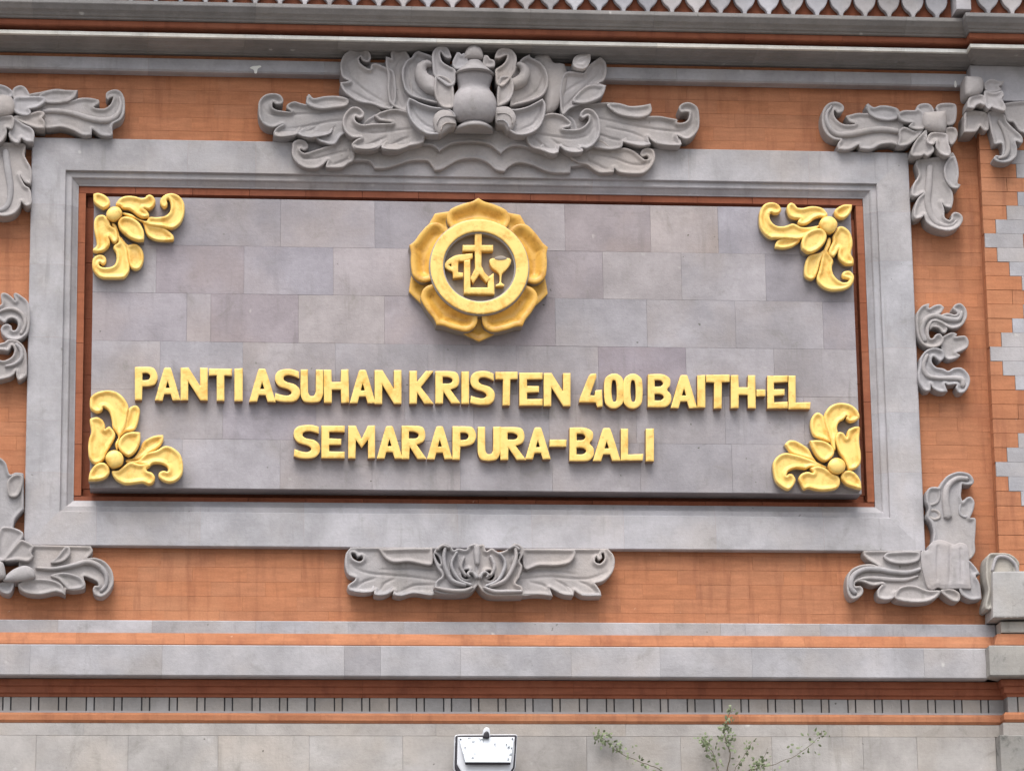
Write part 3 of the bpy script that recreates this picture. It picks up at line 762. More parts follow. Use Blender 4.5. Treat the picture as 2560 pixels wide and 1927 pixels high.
# top left
t = orn('gold_corner_carving', 'gold leaf carving in the upper left corner of the name panel', 'carving', 'G', 450, 430, TD, GG)
def gl(nm, z, s, dd=0, amt=.022, st='gold', **kw): return lobe(t, nm, z, s, GT+dd, GB, st, mats=GM, amt=amt, goldside=.35, **kw)
gl('leaf', 'G', '(480,280)(560,170)(680,130)(820,140)(920,170)(990,160)(1010,130)(1070,110)(1130,140)(1170,220)(1140,310)(1060,365)(970,350)!(1030,400)(1060,460)(1040,500)(940,510)(860,470)(780,400)(700,360)(600,350)(560,310)', .008)
gl('scroll', 'G', '(600,425)(740,445)(880,530)(1010,565)(1060,500)(1200,500)(1330,480)(1410,420)(1435,330)(1425,240)(1395,185)(1365,210)(1380,270)(1365,320)(1320,335)(1270,300)(1250,240)(1270,170)(1340,110)(1450,85)(1560,120)(1640,200)(1675,300)(1670,450)(1610,600)(1500,690)(1400,700)(1290,670)(1180,660)(1060,640)(960,590)(860,530)(700,490)', 0)
gl('leaf', 'G', '(960,600)(1060,635)(1200,665)(1300,680)(1400,740)(1480,820)(1495,880)(1480,915)!(1350,920)(1180,905)(1050,840)(1000,760)(980,680)', -.012)
gl('leaf', 'G', '(110,560)(160,480)(250,460)(310,490)(370,570)(400,650)(480,700)(520,790)(515,890)(480,945)(430,935)(390,890)(360,850)!(380,920)(375,980)(330,1040)(250,1095)(150,1110)(85,1090)!(90,1050)(140,1010)(150,940)(130,830)(105,700)', .006)
gl('scroll', 'G', '(410,620)(470,620)(520,720)(560,850)(620,950)(680,1080)(695,1230)(720,1360)(715,1440)(660,1530)(600,1560)(400,1565)(240,1555)(140,1490)(80,1390)(75,1260)(120,1180)(210,1150)(290,1180)(320,1250)(290,1310)(240,1320)(205,1290)(195,1330)(240,1365)(330,1372)(430,1350)(480,1290)(495,1200)(480,1110)(440,1040)(460,980)(520,940)(520,880)(480,760)', -.004)
gl('leaf', 'G', '(560,830)(640,930)(700,980)(800,960)(890,1000)(950,1090)(970,1200)(950,1310)(900,1390)(830,1415)(760,1390)(710,1310)(690,1200)(670,1080)(600,960)', -.008)
gl('pod', 'G', '(520,600)(560,520)(640,490)(760,510)(880,590)(950,700)(975,800)(970,905)!(860,905)(740,860)(620,770)(545,690)', .022, .02)
gl('bud', 'G', '(95,95)!(180,80)(290,120)(370,200)(370,290)(270,350)(170,300)(100,230)', .010, .02)
gl('button', 'G', '(315,450)(340,370)(420,310)(520,310)(580,370)(590,430)(540,510)(440,550)(350,510)', .036, .02, 'dome')
# top right
t = orn('gold_corner_carving', 'gold leaf carving in the upper right corner of the name panel', 'carving', 'R4', 1240, 550, TD, GG)
gl('leaf', 'R4', '(1220,420)(1160,340)(1080,310)(980,305)(870,330)(800,320)(760,275)(710,255)(665,290)(655,350)(690,440)(760,475)(830,480)!(805,520)(830,555)(900,560)(970,530)(1030,480)(1110,450)(1180,460)', .008)
gl('scroll', 'R4', '(1110,575)(960,595)(850,590)(740,545)(620,580)(510,575)(440,520)(415,450)(430,395)(480,410)(540,405)(575,360)(555,300)(500,260)(420,250)(340,280)(285,360)(270,480)(285,600)(350,700)(430,750)(520,750)(700,760)(850,760)(980,690)')
gl('leaf', 'R4', '(490,880)!(495,820)(540,770)(640,745)(760,740)(840,760)(820,810)(720,870)(600,895)', -.012)
gl('leaf', 'R4', '(1290,720)(1330,650)(1370,590)(1440,590)(1520,650)(1560,750)(1565,850)(1545,960)(1580,1040)(1580,1115)!(1480,1115)(1400,1060)(1365,990)(1372,900)!(1350,950)(1310,1000)(1260,990)(1235,930)(1260,860)(1290,790)', .006)
gl('scroll', 'R4', '(1230,740)(1265,760)(1255,850)(1220,930)(1270,1000)(1300,1070)(1280,1150)(1300,1250)(1370,1330)(1440,1360)(1500,1350)(1515,1320)(1480,1305)(1430,1290)(1420,1240)(1460,1205)(1530,1205)(1580,1260)(1585,1330)(1540,1410)(1440,1460)(1280,1475)(1170,1440)(1090,1370)(1070,1290)(1100,1190)(1130,1050)(1150,950)(1190,850)', -.004)
gl('leaf', 'R4', '(1190,900)(1100,950)(980,980)(925,1040)(900,1150)(900,1260)(940,1310)(1000,1325)(1050,1290)(1090,1180)(1120,1060)', -.008)
gl('pod', 'R4', '(865,890)!(860,800)(900,700)(980,640)(1080,610)(1160,630)(1205,700)(1190,790)(1120,880)(1020,940)(930,945)', .022, .02)
gl('bud', 'R4', '(1320,360)(1380,310)(1460,280)(1558,283)!(1550,360)(1510,430)(1440,475)(1360,460)(1320,410)', .010, .02)
gl('button', 'R4', '(1115,540)(1140,470)(1210,435)(1290,445)(1350,500)(1360,570)(1320,640)(1250,665)(1170,630)', .036, .02, 'dome')
# bottom left
t = orn('gold_corner_carving', 'gold leaf carving in the lower left corner of the name panel', 'carving', 'R5', 550, 1060, TD, GG)
gl('leaf', 'R5', '(230,570)(260,540)(330,530)(400,570)(430,640)(430,685)!(480,650)(520,680)(560,740)(555,800)(500,900)(440,1000)(420,1070)(360,1120)(290,1130)(230,1070)(210,950)(220,820)(250,720)', .006)
gl('scroll', 'R5', '(590,960)(560,880)(600,780)(530,660)(515,560)(480,450)(410,395)(395,440)(330,470)(250,430)(230,350)(250,260)(340,200)(480,180)(600,215)(690,300)(735,400)(720,500)(700,620)(660,720)(620,800)(600,880)')
gl('leaf', 'R5', '(710,520)(740,420)(800,380)(850,385)(885,440)(870,550)(840,650)(800,700)(700,720)(640,760)(670,640)', -.012)
gl('leaf', 'R5', '(700,1080)(800,1060)(880,950)(920,860)(1000,800)(1100,765)(1188,762)!(1185,840)(1130,920)(1030,980)(940,1040)(850,1085)', -.008)
gl('scroll', 'R5', '(700,1095)(850,1090)(960,1000)(1100,960)(1200,905)(1300,920)(1400,1000)(1440,1110)(1440,1250)(1380,1340)(1280,1380)(1190,1360)(1130,1310)(1135,1250)(1190,1225)(1240,1235)(1250,1200)(1220,1160)(1150,1130)(1060,1130)(1000,1170)(960,1150)(860,1140)(760,1130)', 0)
gl('leaf', 'R5', '(520,1230)(600,1220)(680,1160)(760,1110)(880,1140)(1000,1130)(1020,1160)(970,1200)!(980,1230)(1040,1250)(1080,1310)(1060,1380)(1000,1410)(920,1380)(820,1390)(700,1400)(600,1360)(540,1300)', .006)
gl('pod', 'R5', '(600,870)(630,800)(700,740)(800,720)(888,728)!(890,820)(860,920)(800,1000)(730,1035)(660,990)(610,930)', .022, .02)
gl('bud', 'R5', '(215,1352)!(230,1250)(290,1160)(370,1120)(440,1135)(485,1190)(485,1260)(430,1320)(330,1350)', .010, .02)
gl('button', 'R5', '(435,1060)(470,980)(550,950)(630,980)(670,1050)(650,1130)(580,1170)(500,1165)', .036, .02, 'dome')
# bottom right
t = orn('gold_corner_carving', 'gold leaf carving in the lower right corner of the name panel', 'carving', 'R6', 1110, 1050, TD, GG)
gl('leaf', 'R6', '(1100,660)(1130,620)(1190,630)(1235,690)!(1250,600)(1310,560)(1380,545)(1410,570)(1400,680)(1400,770)(1420,900)(1415,1020)(1360,1090)(1270,1110)(1240,1060)(1200,970)(1150,900)(1110,800)(1090,720)', .006)
gl('scroll', 'R6', '(1060,850)(1030,740)(980,600)(940,440)(970,340)(1040,270)(1150,240)(1280,260)(1370,330)(1405,420)(1360,470)(1280,490)(1230,450)(1235,410)(1200,450)(1140,490)(1110,560)(1120,630)(1090,740)(1090,850)')
gl('leaf', 'R6', '(930,410)(860,365)(800,400)(765,480)(770,580)(810,670)(900,710)(1000,750)(1030,740)(990,600)', -.012)
gl('leaf', 'R6', '(428,780)!(480,730)(560,730)(660,780)(740,840)(790,930)(840,1010)(740,970)(600,930)(500,880)', -.008)
gl('scroll', 'R6', '(980,1080)(850,1010)(700,950)(560,910)(440,890)(340,930)(280,1020)(285,1160)(320,1270)(400,1340)(480,1370)(540,1320)(570,1240)(530,1170)(480,1165)(455,1185)(480,1130)(580,1090)(700,1100)(760,1075)(850,1080)')
gl('leaf', 'R6', '(610,1220)(650,1160)(730,1135)(800,1150)(760,1090)!(850,1060)(960,1090)(1050,1160)(1130,1200)(1150,1280)(1110,1350)(960,1380)(830,1370)(740,1350)(680,1365)(640,1300)', .006)
gl('pod', 'R6', '(760,730)!(880,725)(990,760)(1060,830)(1070,900)(1030,960)(960,1000)(890,970)(830,900)(790,820)', .022, .02)
gl('bud', 'R6', '(1165,1220)(1180,1150)(1240,1120)(1310,1130)(1380,1190)(1420,1270)(1428,1362)!(1330,1340)(1230,1300)', .010, .02)
gl('button', 'R6', '(1000,1050)(1030,980)(1110,945)(1190,975)(1225,1040)(1210,1110)(1140,1150)(1050,1130)', .036, .02, 'dome')

# ---- round emblem: lotus petals, gold ring, cross with book, pennant and chalice
t = orn('emblem', 'round gold lotus emblem with cross, book, pennant and chalice', 'emblem', 'R7', 868, 815, TD)
DR = TD+.125
cx_, cz_ = W(*zp('R7', 868, 816), DR); RR = (W(*zp('R7', 1355, 816), DR)[0]-W(*zp('R7', 383, 816), DR)[0])/2
def petal(ang, d1, d0, scale, nm, half, mats):
    out = []
    for th, r in half: out.append((ang+th, r))
    P = []
    for th, r in out:
        a = math.radians(th); P.append((cx_+RR*r*scale*math.cos(a), cz_-(DR-d1)*0+RR*r*scale*math.sin(a), False))
    sm_ = smooth_closed([(x, z, abs(out[i][0]-ang) < .01 and out[i][1] > 1) for i, (x, z, _) in enumerate(P)], 5)
    carve(nm, [np.array(sm_)], d0, d1, 'dish', t, mats, amt=.032 if nm == 'petal' else .016, g=.008, goldside=.18, cen=(cx_, cz_))
hf = [(-33, .93), (-33.5, 1.06), (-33, 1.17), (-30, 1.28), (-24, 1.365), (-13, 1.395), (-5, 1.42), (0, 1.49), (5, 1.42), (13, 1.395), (24, 1.365), (30, 1.28), (33, 1.17), (33.5, 1.06), (33, .93), (0, .90)]
hb = [(-26, .95), (-22, 1.2), (-16, 1.34), (-8, 1.41), (0, 1.49), (8, 1.41), (16, 1.34), (22, 1.2), (26, .95), (0, .92)]
for a in (54, -18, -90, -162, 126): petal(a, TD+.050, TD-.004, 1.0, 'rear_petal', hb, [M['oldgold'], M['carvedside']])
for a in (90, 18, -54, -126, 162): petal(a, TD+.100, TD-.004, 1.0, 'petal', hf, [M['oldgold'], M['carvedside']])
def circ(r, n_=72): return np.array([(cx_+r*math.cos(2*math.pi*i/n_), cz_+r*math.sin(2*math.pi*i/n_)) for i in range(n_)])
carve('ring', [circ(RR), circ(RR*.745)], TD+.0, DR, 'flat', t, [M['gold'], M['carvedside']], g=.011, goldside=.05)
carve('rim', [circ(RR*1.022), circ(RR*.715)], TD+.0, DR-.014, 'flat', t, [M['carved'], M['carvedside']], g=.02)
carve('recessed_disc', [circ(RR*.74)], TD, DR-.060, 'flat', t, [M['carvedside'], M['carvedside']], g=.03, color=(.95, .92, .96))
EM = [M['gold'], M['oldgold']]; D1 = DR-.018; D0 = DR-.064
def em(nm, s, dd=0, holes=(), **kw): lobe(t, nm, 'R7', s, D1+dd, D0, 'flat', holes=holes, mats=EM, g=.008, goldside=.3, wob=.0005, **kw)
em('cross', '822,492! 890,492! 890,605! 1003,605! 1003,662! 888,665! 886,810! 920,880! 975,935! 938,972! 868,890! 805,980! 778,930! 825,830! 822,665! 702,662! 702,605! 822,605!', .004)
em('book', '715,760! 775,745! 778,1025! 950,1025! 950,925! 1008,882! 1016,1090! 715,1083!', 0)
em('pennant', '800,685! 800,730! 775,748! 720,760! 658,765! 655,872! 705,880! 705,920! 605,935! 600,870 560,850 525,820 530,780 570,740 640,705', -.003, ['560,800! 588,785! 590,822!'])
em('chalice', '(968,750)!(1000,735)(1160,735)(1182,755)!(1170,800)(1130,850)(1095,885)(1085,930)(1085,975)(1115,998)!(1110,1012)!(1030,1012)!(1030,998)!(1065,975)(1065,900)(1045,870)(990,825)(970,785)', -.002)
lobe(t, 'chalice_mouth', 'R7', '(1015,738)(1040,718)(1080,710)(1120,720)(1138,740)(1100,752)(1050,752)', D1+.002, D1-.01, 'flat', mats=[M['carvedside']]*2, g=.01, color=(1.5, 1.5, 1.6))

# ---- grey corner carvings
CM = [M['carved'], M['carved']]
def sl2(nm, z, s, d1, style='leaf', d0=0.0, amt=.012, **kw): return lobe(t, nm, z, s, d1, d0, style, mats=CM, amt=amt, **kw)
GC = 'grey floral corner carvings round the stone frame'
# upper right corner
t = orn('corner_carving', 'grey carved flower and leaf scrolls on the upper right corner of the frame', 'carving', 'R8', 1150, 550, .05, GC)
sl2('scroll_leaf', 'R8', '860,400 780,365 700,360 640,375 590,340! 570,380 590,425 500,425 400,450! 430,500 480,520 400,525 340,500 300,450 300,400 330,425 375,410 380,365 330,330 260,335 210,380 190,460 200,550 240,620 300,655 350,660! 325,700 335,740! 430,742 510,700! 525,735! 620,740 700,700 790,690 880,700 900,540', .098, tilt=(0, 0))
ridge(t, 'scroll_rib', 'R8', '860,580 720,560 600,570 450,600 320,600 250,520 235,430 280,360', [50, 56, 56, 60, 50, 40, 34, 24], 0.107, .05)
sl2('leaf', 'R8', '(575,350)!(640,375)(700,362)(790,370)(850,400)(850,470)(760,490)(660,470)(600,430)', .108)
sl2('scroll_leaf', 'R8', '(1010,860)(1030,820)(1290,790)(1330,760)(1370,850)(1380,950)(1370,1030)(1395,1045)!(1370,1080)(1310,1070)(1270,1020)!(1320,1100)(1330,1180)(1315,1250)!(1260,1240)(1230,1200)!(1250,1260)(1255,1330)(1290,1355)(1310,1345)(1315,1305)(1350,1285)(1400,1310)(1410,1360)(1370,1420)(1290,1450)(1180,1430)(1100,1380)(1075,1310)!(1060,1330)(1010,1345)(985,1320)(990,1250)(1020,1170)(1070,1120)!(1010,1150)(970,1130)(985,1040)(1030,960)', .098, tilt=(0, -.05))
ridge(t, 'scroll_rib', 'R8', '1130,880 1120,1050 1110,1200 1150,1330 1230,1390 1320,1390 1370,1345', [50, 60, 60, 56, 44, 34, 20], 0.099, .05, amt=.01)
sl2('leaf', 'R8', '(1250,900)(1290,820)(1340,800)(1370,880)(1378,960)(1368,1030)(1393,1045)!(1370,1078)(1310,1068)(1262,1000)', .108)
sl2('petal', 'R8', '(1010,380)(1050,345)(1120,345)(1160,390)(1160,450)(1050,450)', .115)
sl2('petal', 'R8', '(1180,370)(1230,340)(1340,345)(1362,400)(1350,500)(1310,530)(1250,520)(1200,440)', .115)
sl2('petal', 'R8', '(1260,560)(1340,550)(1370,600)(1350,670)(1310,700)(1270,640)', .115)
sl2('petal', 'R8', '(850,430)(900,400)(1000,400)(1015,375)!(1070,430)(1085,540)(1060,570)(990,565)(945,540)(970,510)!(920,505)(870,480)', .135, tilt=(.08, 0))
sl2('petal', 'R8', '(860,580)(900,545)(950,560)(1000,580)(1070,570)(1020,640)(960,690)(900,710)(850,700)(860,640)', .125, tilt=(.05, 0))
sl2('petal', 'R8', '(1100,570)(1110,650)(1160,720)(1160,760)(1110,800)(1075,785)!(1050,800)(970,795)(965,750)(1000,670)(1060,600)', .135)
sl2('petal', 'R8', '(1130,600)(1200,590)(1280,610)(1290,680)(1310,760)(1290,800)(1220,780)(1180,720)(1180,670)!(1160,700)(1110,690)(1100,650)', .145)
sl2('boss', 'R8', '(1085,405)!(1275,390)!(1285,500)(1260,580)(1170,575)(1090,540)(1070,470)', .165, 'dome', amt=.03)
# upper left corner
t = orn('corner_carving', 'grey carved flower and leaf scrolls on the upper left corner of the frame', 'carving', 'R3', 60, 300, .05, GC)
sl2('scroll_leaf', 'R3', '(200,190)(330,150)(430,130)(520,140)(600,140)!(580,190)(545,220)(620,200)(700,200)(762,215)!(765,240)(725,272)(800,282)(850,250)(872,195)(850,200)(830,212)(815,190)(825,155)(880,135)(930,150)(960,210)(960,310)(930,370)(870,405)(870,480)!(850,495)(780,490)(710,440)!(705,487)!(640,490)(560,450)(470,425)(340,430)(260,330)', .098)
ridge(t, 'scroll_rib', 'R3', '320,300 430,295 560,315 680,350 800,370 890,340 930,260 920,190', [36, 44, 44, 48, 50, 46, 34, 22], 0.105, .05)
sl2('leaf', 'R3', '(300,180)(380,140)(500,138)(597,142)!(575,195)(520,228)(420,240)(330,230)', .108)
sl2('scroll_leaf', 'R3', '(-160,550)(60,540)(190,550)(190,640)(240,740)(245,820)(235,865)!(190,850)(150,790)!(190,870)(230,900)(243,960)(240,1020)(200,1035)(165,1000)!(150,1050)(100,1100)(20,1115)(-60,1090)(-160,1000)', .098, tilt=(0, -.04))
ridge(t, 'scroll_rib', 'R3', '40,600 60,750 80,900 60,1020 0,1060 -60,1040', [50, 56, 50, 44, 40, 30], 0.103, .05, amt=.012)
sl2('petal', 'R3', '(-60,100)(20,100)(80,130)(105,170)(60,210)(-60,210)', .115)
sl2('petal', 'R3', '(95,140)(140,105)(190,115)(228,170)(225,200)(110,205)', .115)
sl2('petal', 'R3', '(110,200)(200,190)(270,185)(347,190)!(345,230)(290,270)(225,285)!(240,310)(215,335)(150,330)(100,290)', .135, tilt=(-.06, 0))
sl2('petal', 'R3', '(110,340)(200,330)(260,310)(310,300)(345,320)(325,355)!(348,390)(342,437)!(270,430)(190,400)(120,370)', .128)
sl2('petal', 'R3', '(100,350)(180,400)(240,430)(265,470)(258,540)!(200,535)(165,510)!(140,550)(90,530)(65,480)(80,430)', .128)
sl2('petal', 'R3', '(-60,345)(0,340)(90,335)(112,370)(95,440)(50,430)!(50,480)(10,540)(-60,560)', .142)
sl2('boss', 'R3', '(-90,165)(0,160)(80,175)(110,230)(105,290)(50,328)(-90,330)', .165, 'dome', amt=.03)
# lower left corner
t = orn('corner_carving', 'grey carved leaf scrolls at the lower left corner of the stone frame', 'carving', 'B4', 60, 1250, .05, GC)
sl2('scroll_leaf', 'B4', '(200,1030)!(900,1045)!(920,1090)(900,1130)(870,1165)(940,1160)(1040,1200)(1110,1290)(1127,1400)(1090,1490)(1020,1550)(950,1540)(920,1490)(935,1445)(975,1440)(960,1400)(900,1370)(830,1350)(848,1430)(830,1475)(720,1490)(655,1480)!(645,1530)!(560,1500)(400,1530)(250,1510)(180,1460)(180,1300)', .092, tilt=(0, -.06))
ridge(t, 'scroll_rib', 'B4', '360,1260 520,1270 700,1240 860,1200 980,1240 1050,1330 1050,1430 1000,1490', [36, 44, 50, 56, 56, 50, 44, 40], 0.103, .05)
sl2('leaf', 'B4', '(500,1210)(560,1160)(640,1060)(690,1060)(695,1130)(640,1190)(570,1215)', .105)
sl2('leaf', 'B4', '(180,1440)(240,1390)(400,1370)(540,1390)(620,1440)(645,1530)!(560,1500)(400,1528)(250,1510)', .105)
sl2('leaf', 'B4', '(500,1340)(620,1310)(740,1330)(810,1370)(845,1435)!(800,1470)(680,1480)(640,1440)(580,1380)', .100)
sl2('scroll_leaf', 'B4', '(-60,170)(0,175)(60,230)(95,335)(160,320)(232,330)!(235,680)!(150,780)(130,860)(100,940)(-60,960)', .092, tilt=(0, .03))
sl2('leaf', 'B4', '(75,400)(140,340)(215,345)(228,420)(180,545)(100,560)(70,490)', .102)
sl2('leaf', 'B4', '(0,880)(110,860)(225,910)(220,970)(150,1060)(45,1190)(-40,1170)', .108)
sl2('petal', 'B4', '(100,1100)(200,990)(260,1000)(342,1050)!(310,1110)(332,1150)!(280,1200)(180,1190)(40,1190)', .12)
sl2('petal', 'B4', '(-20,1420)(130,1400)(135,1450)(100,1515)(50,1520)(0,1490)', .11)
sl2('petal', 'B4', '(30,1385)(110,1285)(230,1235)(310,1255)(347,1310)(335,1360)(200,1388)', .142, 'dome', amt=.02)
sl2('petal', 'B4', '(-90,1190)(0,1190)(40,1230)(52,1340)(0,1370)(-90,1365)', .155, 'dome', amt=.02)
# lower right corner
t = orn('corner_carving', 'grey leaf scrolls round a plain stone block at the lower right frame corner', 'carving', 'B2', 980, 880, .05, GC)
sl2('scroll_leaf', 'B2', '(790,260)(820,225)(890,225)!(910,190)(960,130)(1050,95)(1140,110)(1180,160)(1170,200)(1110,205)(1085,200)(1080,240)(1075,300)(1090,345)!(1120,310)(1160,305)(1187,350)(1175,420)(1150,478)!(1195,485)(1197,560)(1190,680)(1192,760)(1160,815)(1110,830)(860,800)(840,700)(847,600)(825,520)(790,470)(805,400)(785,340)', .090)
ridge(t, 'scroll_rib', 'B2', '970,470 950,330 965,220 1040,150 1130,150', [70, 60, 50, 44, 40], 0.099, .05, amt=.014)
sl2('leaf', 'B2', '(790,260)(820,225)(890,228)(905,300)(880,360)(810,380)(785,330)', .085)
sl2('leaf', 'B2', '(800,420)(850,405)(900,430)(905,480)(850,500)(800,470)', .085)
sl2('leaf', 'B2', '(1060,370)(1110,320)(1160,308)(1187,350)(1172,430)(1120,480)(1060,450)', .085)
sl2('scroll_leaf', 'B2', '(265,750)!(740,745)!(760,930)(840,1080)(905,1085)(880,1140)(800,1180)(650,1180)(540,1165)(525,1110)!(510,1150)(440,1162)(385,1142)(380,1080)(420,1030)!(340,1042)(250,1010)(200,1015)(195,1045)(240,1048)(262,1085)(240,1130)(170,1155)(130,1100)(125,990)(160,910)(240,870)(330,862)(390,880)(310,830)(270,790)', .092, tilt=(0, -.05))
ridge(t, 'scroll_rib', 'B2', '740,900 640,930 520,925 400,905 270,905 180,960 160,1050 200,1100', [30, 40, 40, 44, 44, 44, 44, 36], 0.103, .05, amt=.012)
ridge(t, 'scroll_rib', 'B2', '720,960 620,990 500,990 380,980 270,980 210,1000', [16, 36, 40, 38, 30, 20], 0.095, .05, amt=.010)
sl2('leaf', 'B2', '(430,800)(470,765)(720,760)(725,830)(640,860)(540,860)(470,840)', .100)
sl2('leaf', 'B2', '(530,1150)(535,1090)(580,1050)(680,1040)(800,1080)(900,1085)(870,1140)(780,1178)(640,1180)', .105)
sl2('petal', 'B2', '(905,1080)(1000,1070)(1065,1110)(1060,1170)(1010,1172)(950,1135)', .100)
sl2('petal', 'B2', '(1130,830)(1190,880)(1232,945)!(1198,960)(1232,1030)(1247,1152)!(1160,1162)(1080,1120)!(1060,1060)(1100,900)', .100)
sl2('plain_block', 'B2', '(745,762)(800,745)(812,702)(860,668)(925,665)(985,688)(1022,700)(1062,685)(1112,697)(1136,745)(1142,860)(1150,970)(1160,1070)!(1040,1066)(930,1072)(885,1058)(840,1078)(800,1060)(775,1000)(748,880)', .101, 'leaf', amt=-.004, color=(1.08, 1.08, 1.10), veins='880,720 875,860 880,1000; 980,720 985,880 975,1030; 1070,740 1075,880 1080,1020')

# ---- small double scroll carvings half way up each side
GS = 'small double scroll carvings beside the frame'
t = orn('side_carving', 'small grey double scroll carving on the brick right of the frame', 'carving', 'B3', 440, 550, .0, GS)
sl2('scroll_leaf', 'B3', '(275,290)(310,245)(362,228)!(360,262)(395,243)(440,235)(470,258)!(450,295)(420,322)(490,298)(545,310)(565,298)(535,270)(545,240)(590,228)(630,270)(635,330)(600,390)(540,412)(490,400)(440,370)(390,362)(365,400)(358,440)(368,480)(390,480)(405,458)(440,450)(467,490)(450,530)(400,552)(340,545)(290,500)(268,420)(266,340)', .085)
ridge(t, 'scroll_rib', 'B3', '330,500 310,420 335,345 400,315 500,340 580,340 600,290', [36, 40, 40, 36, 40, 36, 26], 0.089, .03, amt=.012)
sl2('leaf', 'B3', '(370,375)(440,362)(492,400)(482,442)(455,440)(432,412)(390,402)(365,420)', .080)
sl2('scroll_leaf', 'B3', '(288,690)(300,620)(340,570)(400,552)(460,570)(472,620)(440,650)(412,630)(388,618)(380,655)(410,692)(460,703)(500,720)(540,700)(600,700)(650,750)(657,810)(625,870)(580,882)(555,845)(560,820)(500,825)(475,815)(495,872)!(440,875)(390,850)(372,815)!(370,865)!(330,865)(290,810)(278,750)', .085)
ridge(t, 'scroll_rib', 'B3', '350,600 320,680 350,750 430,770 520,770 600,780 610,830', [30, 36, 36, 30, 36, 40, 36], 0.089, .03, amt=.012)
sl2('leaf', 'B3', '(450,480)(520,440)(562,450)(555,470)!(620,465)(648,500)(640,550)(590,580)(560,590)!(587,610)(550,632)(500,640)(465,610)(445,540)', .072)
t = orn('side_carving', 'small grey double scroll carving on the brick left of the frame', 'carving', 'B5', 150, 780, .0, GS)
sl2('scroll_leaf', 'B5', '(-90,400)(20,330)(10,240)(20,185)(85,180)(160,230)(215,285)(190,230)(192,188)(230,178)(300,220)(380,290)(412,400)(412,600)(390,720)(330,790)(240,832)(120,820)(40,760)(8,690)(35,630)(100,608)(155,635)(172,690)(215,690)(245,640)(240,570)(180,530)(110,545)(70,590)(10,560)(-90,480)', .085)
ridge(t, 'scroll_rib', 'B5', '290,740 350,600 310,470 200,400 80,400 -20,440', [50, 60, 60, 60, 50, 40], 0.089, .03, amt=.012)
sl2('scroll_leaf', 'B5', '(-90,900)(60,860)(120,822)(220,830)(310,890)(362,990)(373,1130)(372,1312)!(330,1355)(260,1388)(228,1330)(222,1260)!(190,1310)(120,1352)(-90,1370)(-90,1100)(40,1115)(120,1090)(178,1040)(198,960)(165,905)(145,945)(110,980)(40,972)(-90,960)', .085)
ridge(t, 'scroll_rib', 'B5', '220,880 290,960 290,1080 200,1160 80,1190', [50, 60, 60, 50, 40], 0.089, .03, amt=.012)

# ---- pilaster carvings
t = orn('pilaster_carving', 'pale grey carved flower and hanging leaf at the head of the pilaster', 'carving', 'P', 780, 600, PD)
dP = PD
sl2('side_leaf', 'P', '(568,795)!(572,700)(590,600)(750,600)(800,640)(800,770)(760,780)(722,738)!(680,792)', .155, d0=.0)
sl2('hanging_leaf', 'P', '(800,600)(940,620)(980,700)(1060,780)(1120,840)(1120,900)(1060,885)(1072,950)(1060,1030)(990,1080)(900,1080)(850,1050)(870,1015)(925,1015)(935,950)(920,905)(860,912)(845,860)(820,760)', .165, d0=.0)
ridge(t, 'leaf_rib', 'P', '900,680 960,800 990,920 970,1010 900,1040', [30, 40, 50, 40, 24], 0.171, .1, amt=.010)
sl2('leaf', 'P', '(945,525)(1250,525)(1250,790)(1110,795)(1050,720)!(1030,700)(980,690)(945,600)', .150, d0=.0)
sl2('petal', 'P', '(600,565)!(612,480)(680,440)(760,450)(772,540)(722,528)!(690,540)(660,572)', .205, d0=.08, tilt=(0, -.1))
sl2('petal', 'P', '(770,400)(850,420)(930,400)(950,450)!(930,480)(962,550)(950,600)(870,580)(830,560)!(800,582)(770,540)(760,450)', .205, d0=.08, tilt=(0, -.1))
sl2('petal', 'P', '(760,330)(830,290)(900,310)(950,312)!(930,350)(900,362)(922,400)(850,422)(780,412)', .185, d0=.08)
sl2('boss', 'P', '(590,253)!(700,253)(750,270)(767,320)(750,400)(680,440)(595,425)', .225, 'dome', d0=.08, amt=.03)
t = orn('pilaster_block', 'weathered grey stone block with curled top at the foot of the pilaster', 'carving', 'Q', 900, 380, PD)
WM = [M['weathered'], M['weathered']]
lobe(t, 'curled_leaf', 'Q', '(755,180)(775,125)(830,118)(920,125)(985,180)(1000,260)(1130,280)(1130,350)(770,520)(770,380)(755,300)', .165, .02, 'leaf', mats=WM, color=(1.02, 1, .96))
ridge(t, 'leaf_rib', 'Q', '800,240 830,150 900,145 960,190 980,250', [20, 26, 26, 24, 20], 0.171, .1, amt=.01)
lobe(t, 'block', 'Q', '(800,250)!(1130,245)!(1130,572)!(803,575)!', .20, .02, 'flat', mats=WM, color=(1.05, 1.05, 1.08))
lobe(t, 'ledge_stone', 'Q', '(855,605)!(1130,600)!(1130,680)!(862,682)!', .150, .02, 'flat', mats=WM, color=(1.1, 1.08, 1.04))

# ---- bottom centre carving
t = orn('base_carving', 'wide grey acanthus carving centred under the frame', 'carving', 'B1', 1090, 300, .0)
sl2('leaf_wing', 'B1', '(70,220)(78,160)(115,112)!(840,112)!(840,485)!(600,470)(500,495)(440,482)(445,450)!(370,490)(300,485)(292,450)!(220,467)(110,450)(90,410)(140,370)(150,350)!(100,330)(75,280)', .090, tilt=(0, -.03), amt=.014, holes=['(118,158)(132,200)(180,222)(208,202)(198,178)(168,188)(148,160)'], veins='860,380 700,355 560,335 420,325 280,315 180,290 105,230; 840,290 640,275 480,275 330,285; 760,400 600,400 500,450; 450,350 370,390 340,450; 300,350 220,370 150,420')
sl2('leaf', 'B1', '(330,128)!(600,120)!(740,120)!(742,240)(690,250)(560,225)(450,230)(380,200)', .106)
sl2('leaf', 'B1', '(100,430)(110,390)(180,365)(280,370)(290,450)(220,467)(130,455)', .082, tilt=(0, -.6))
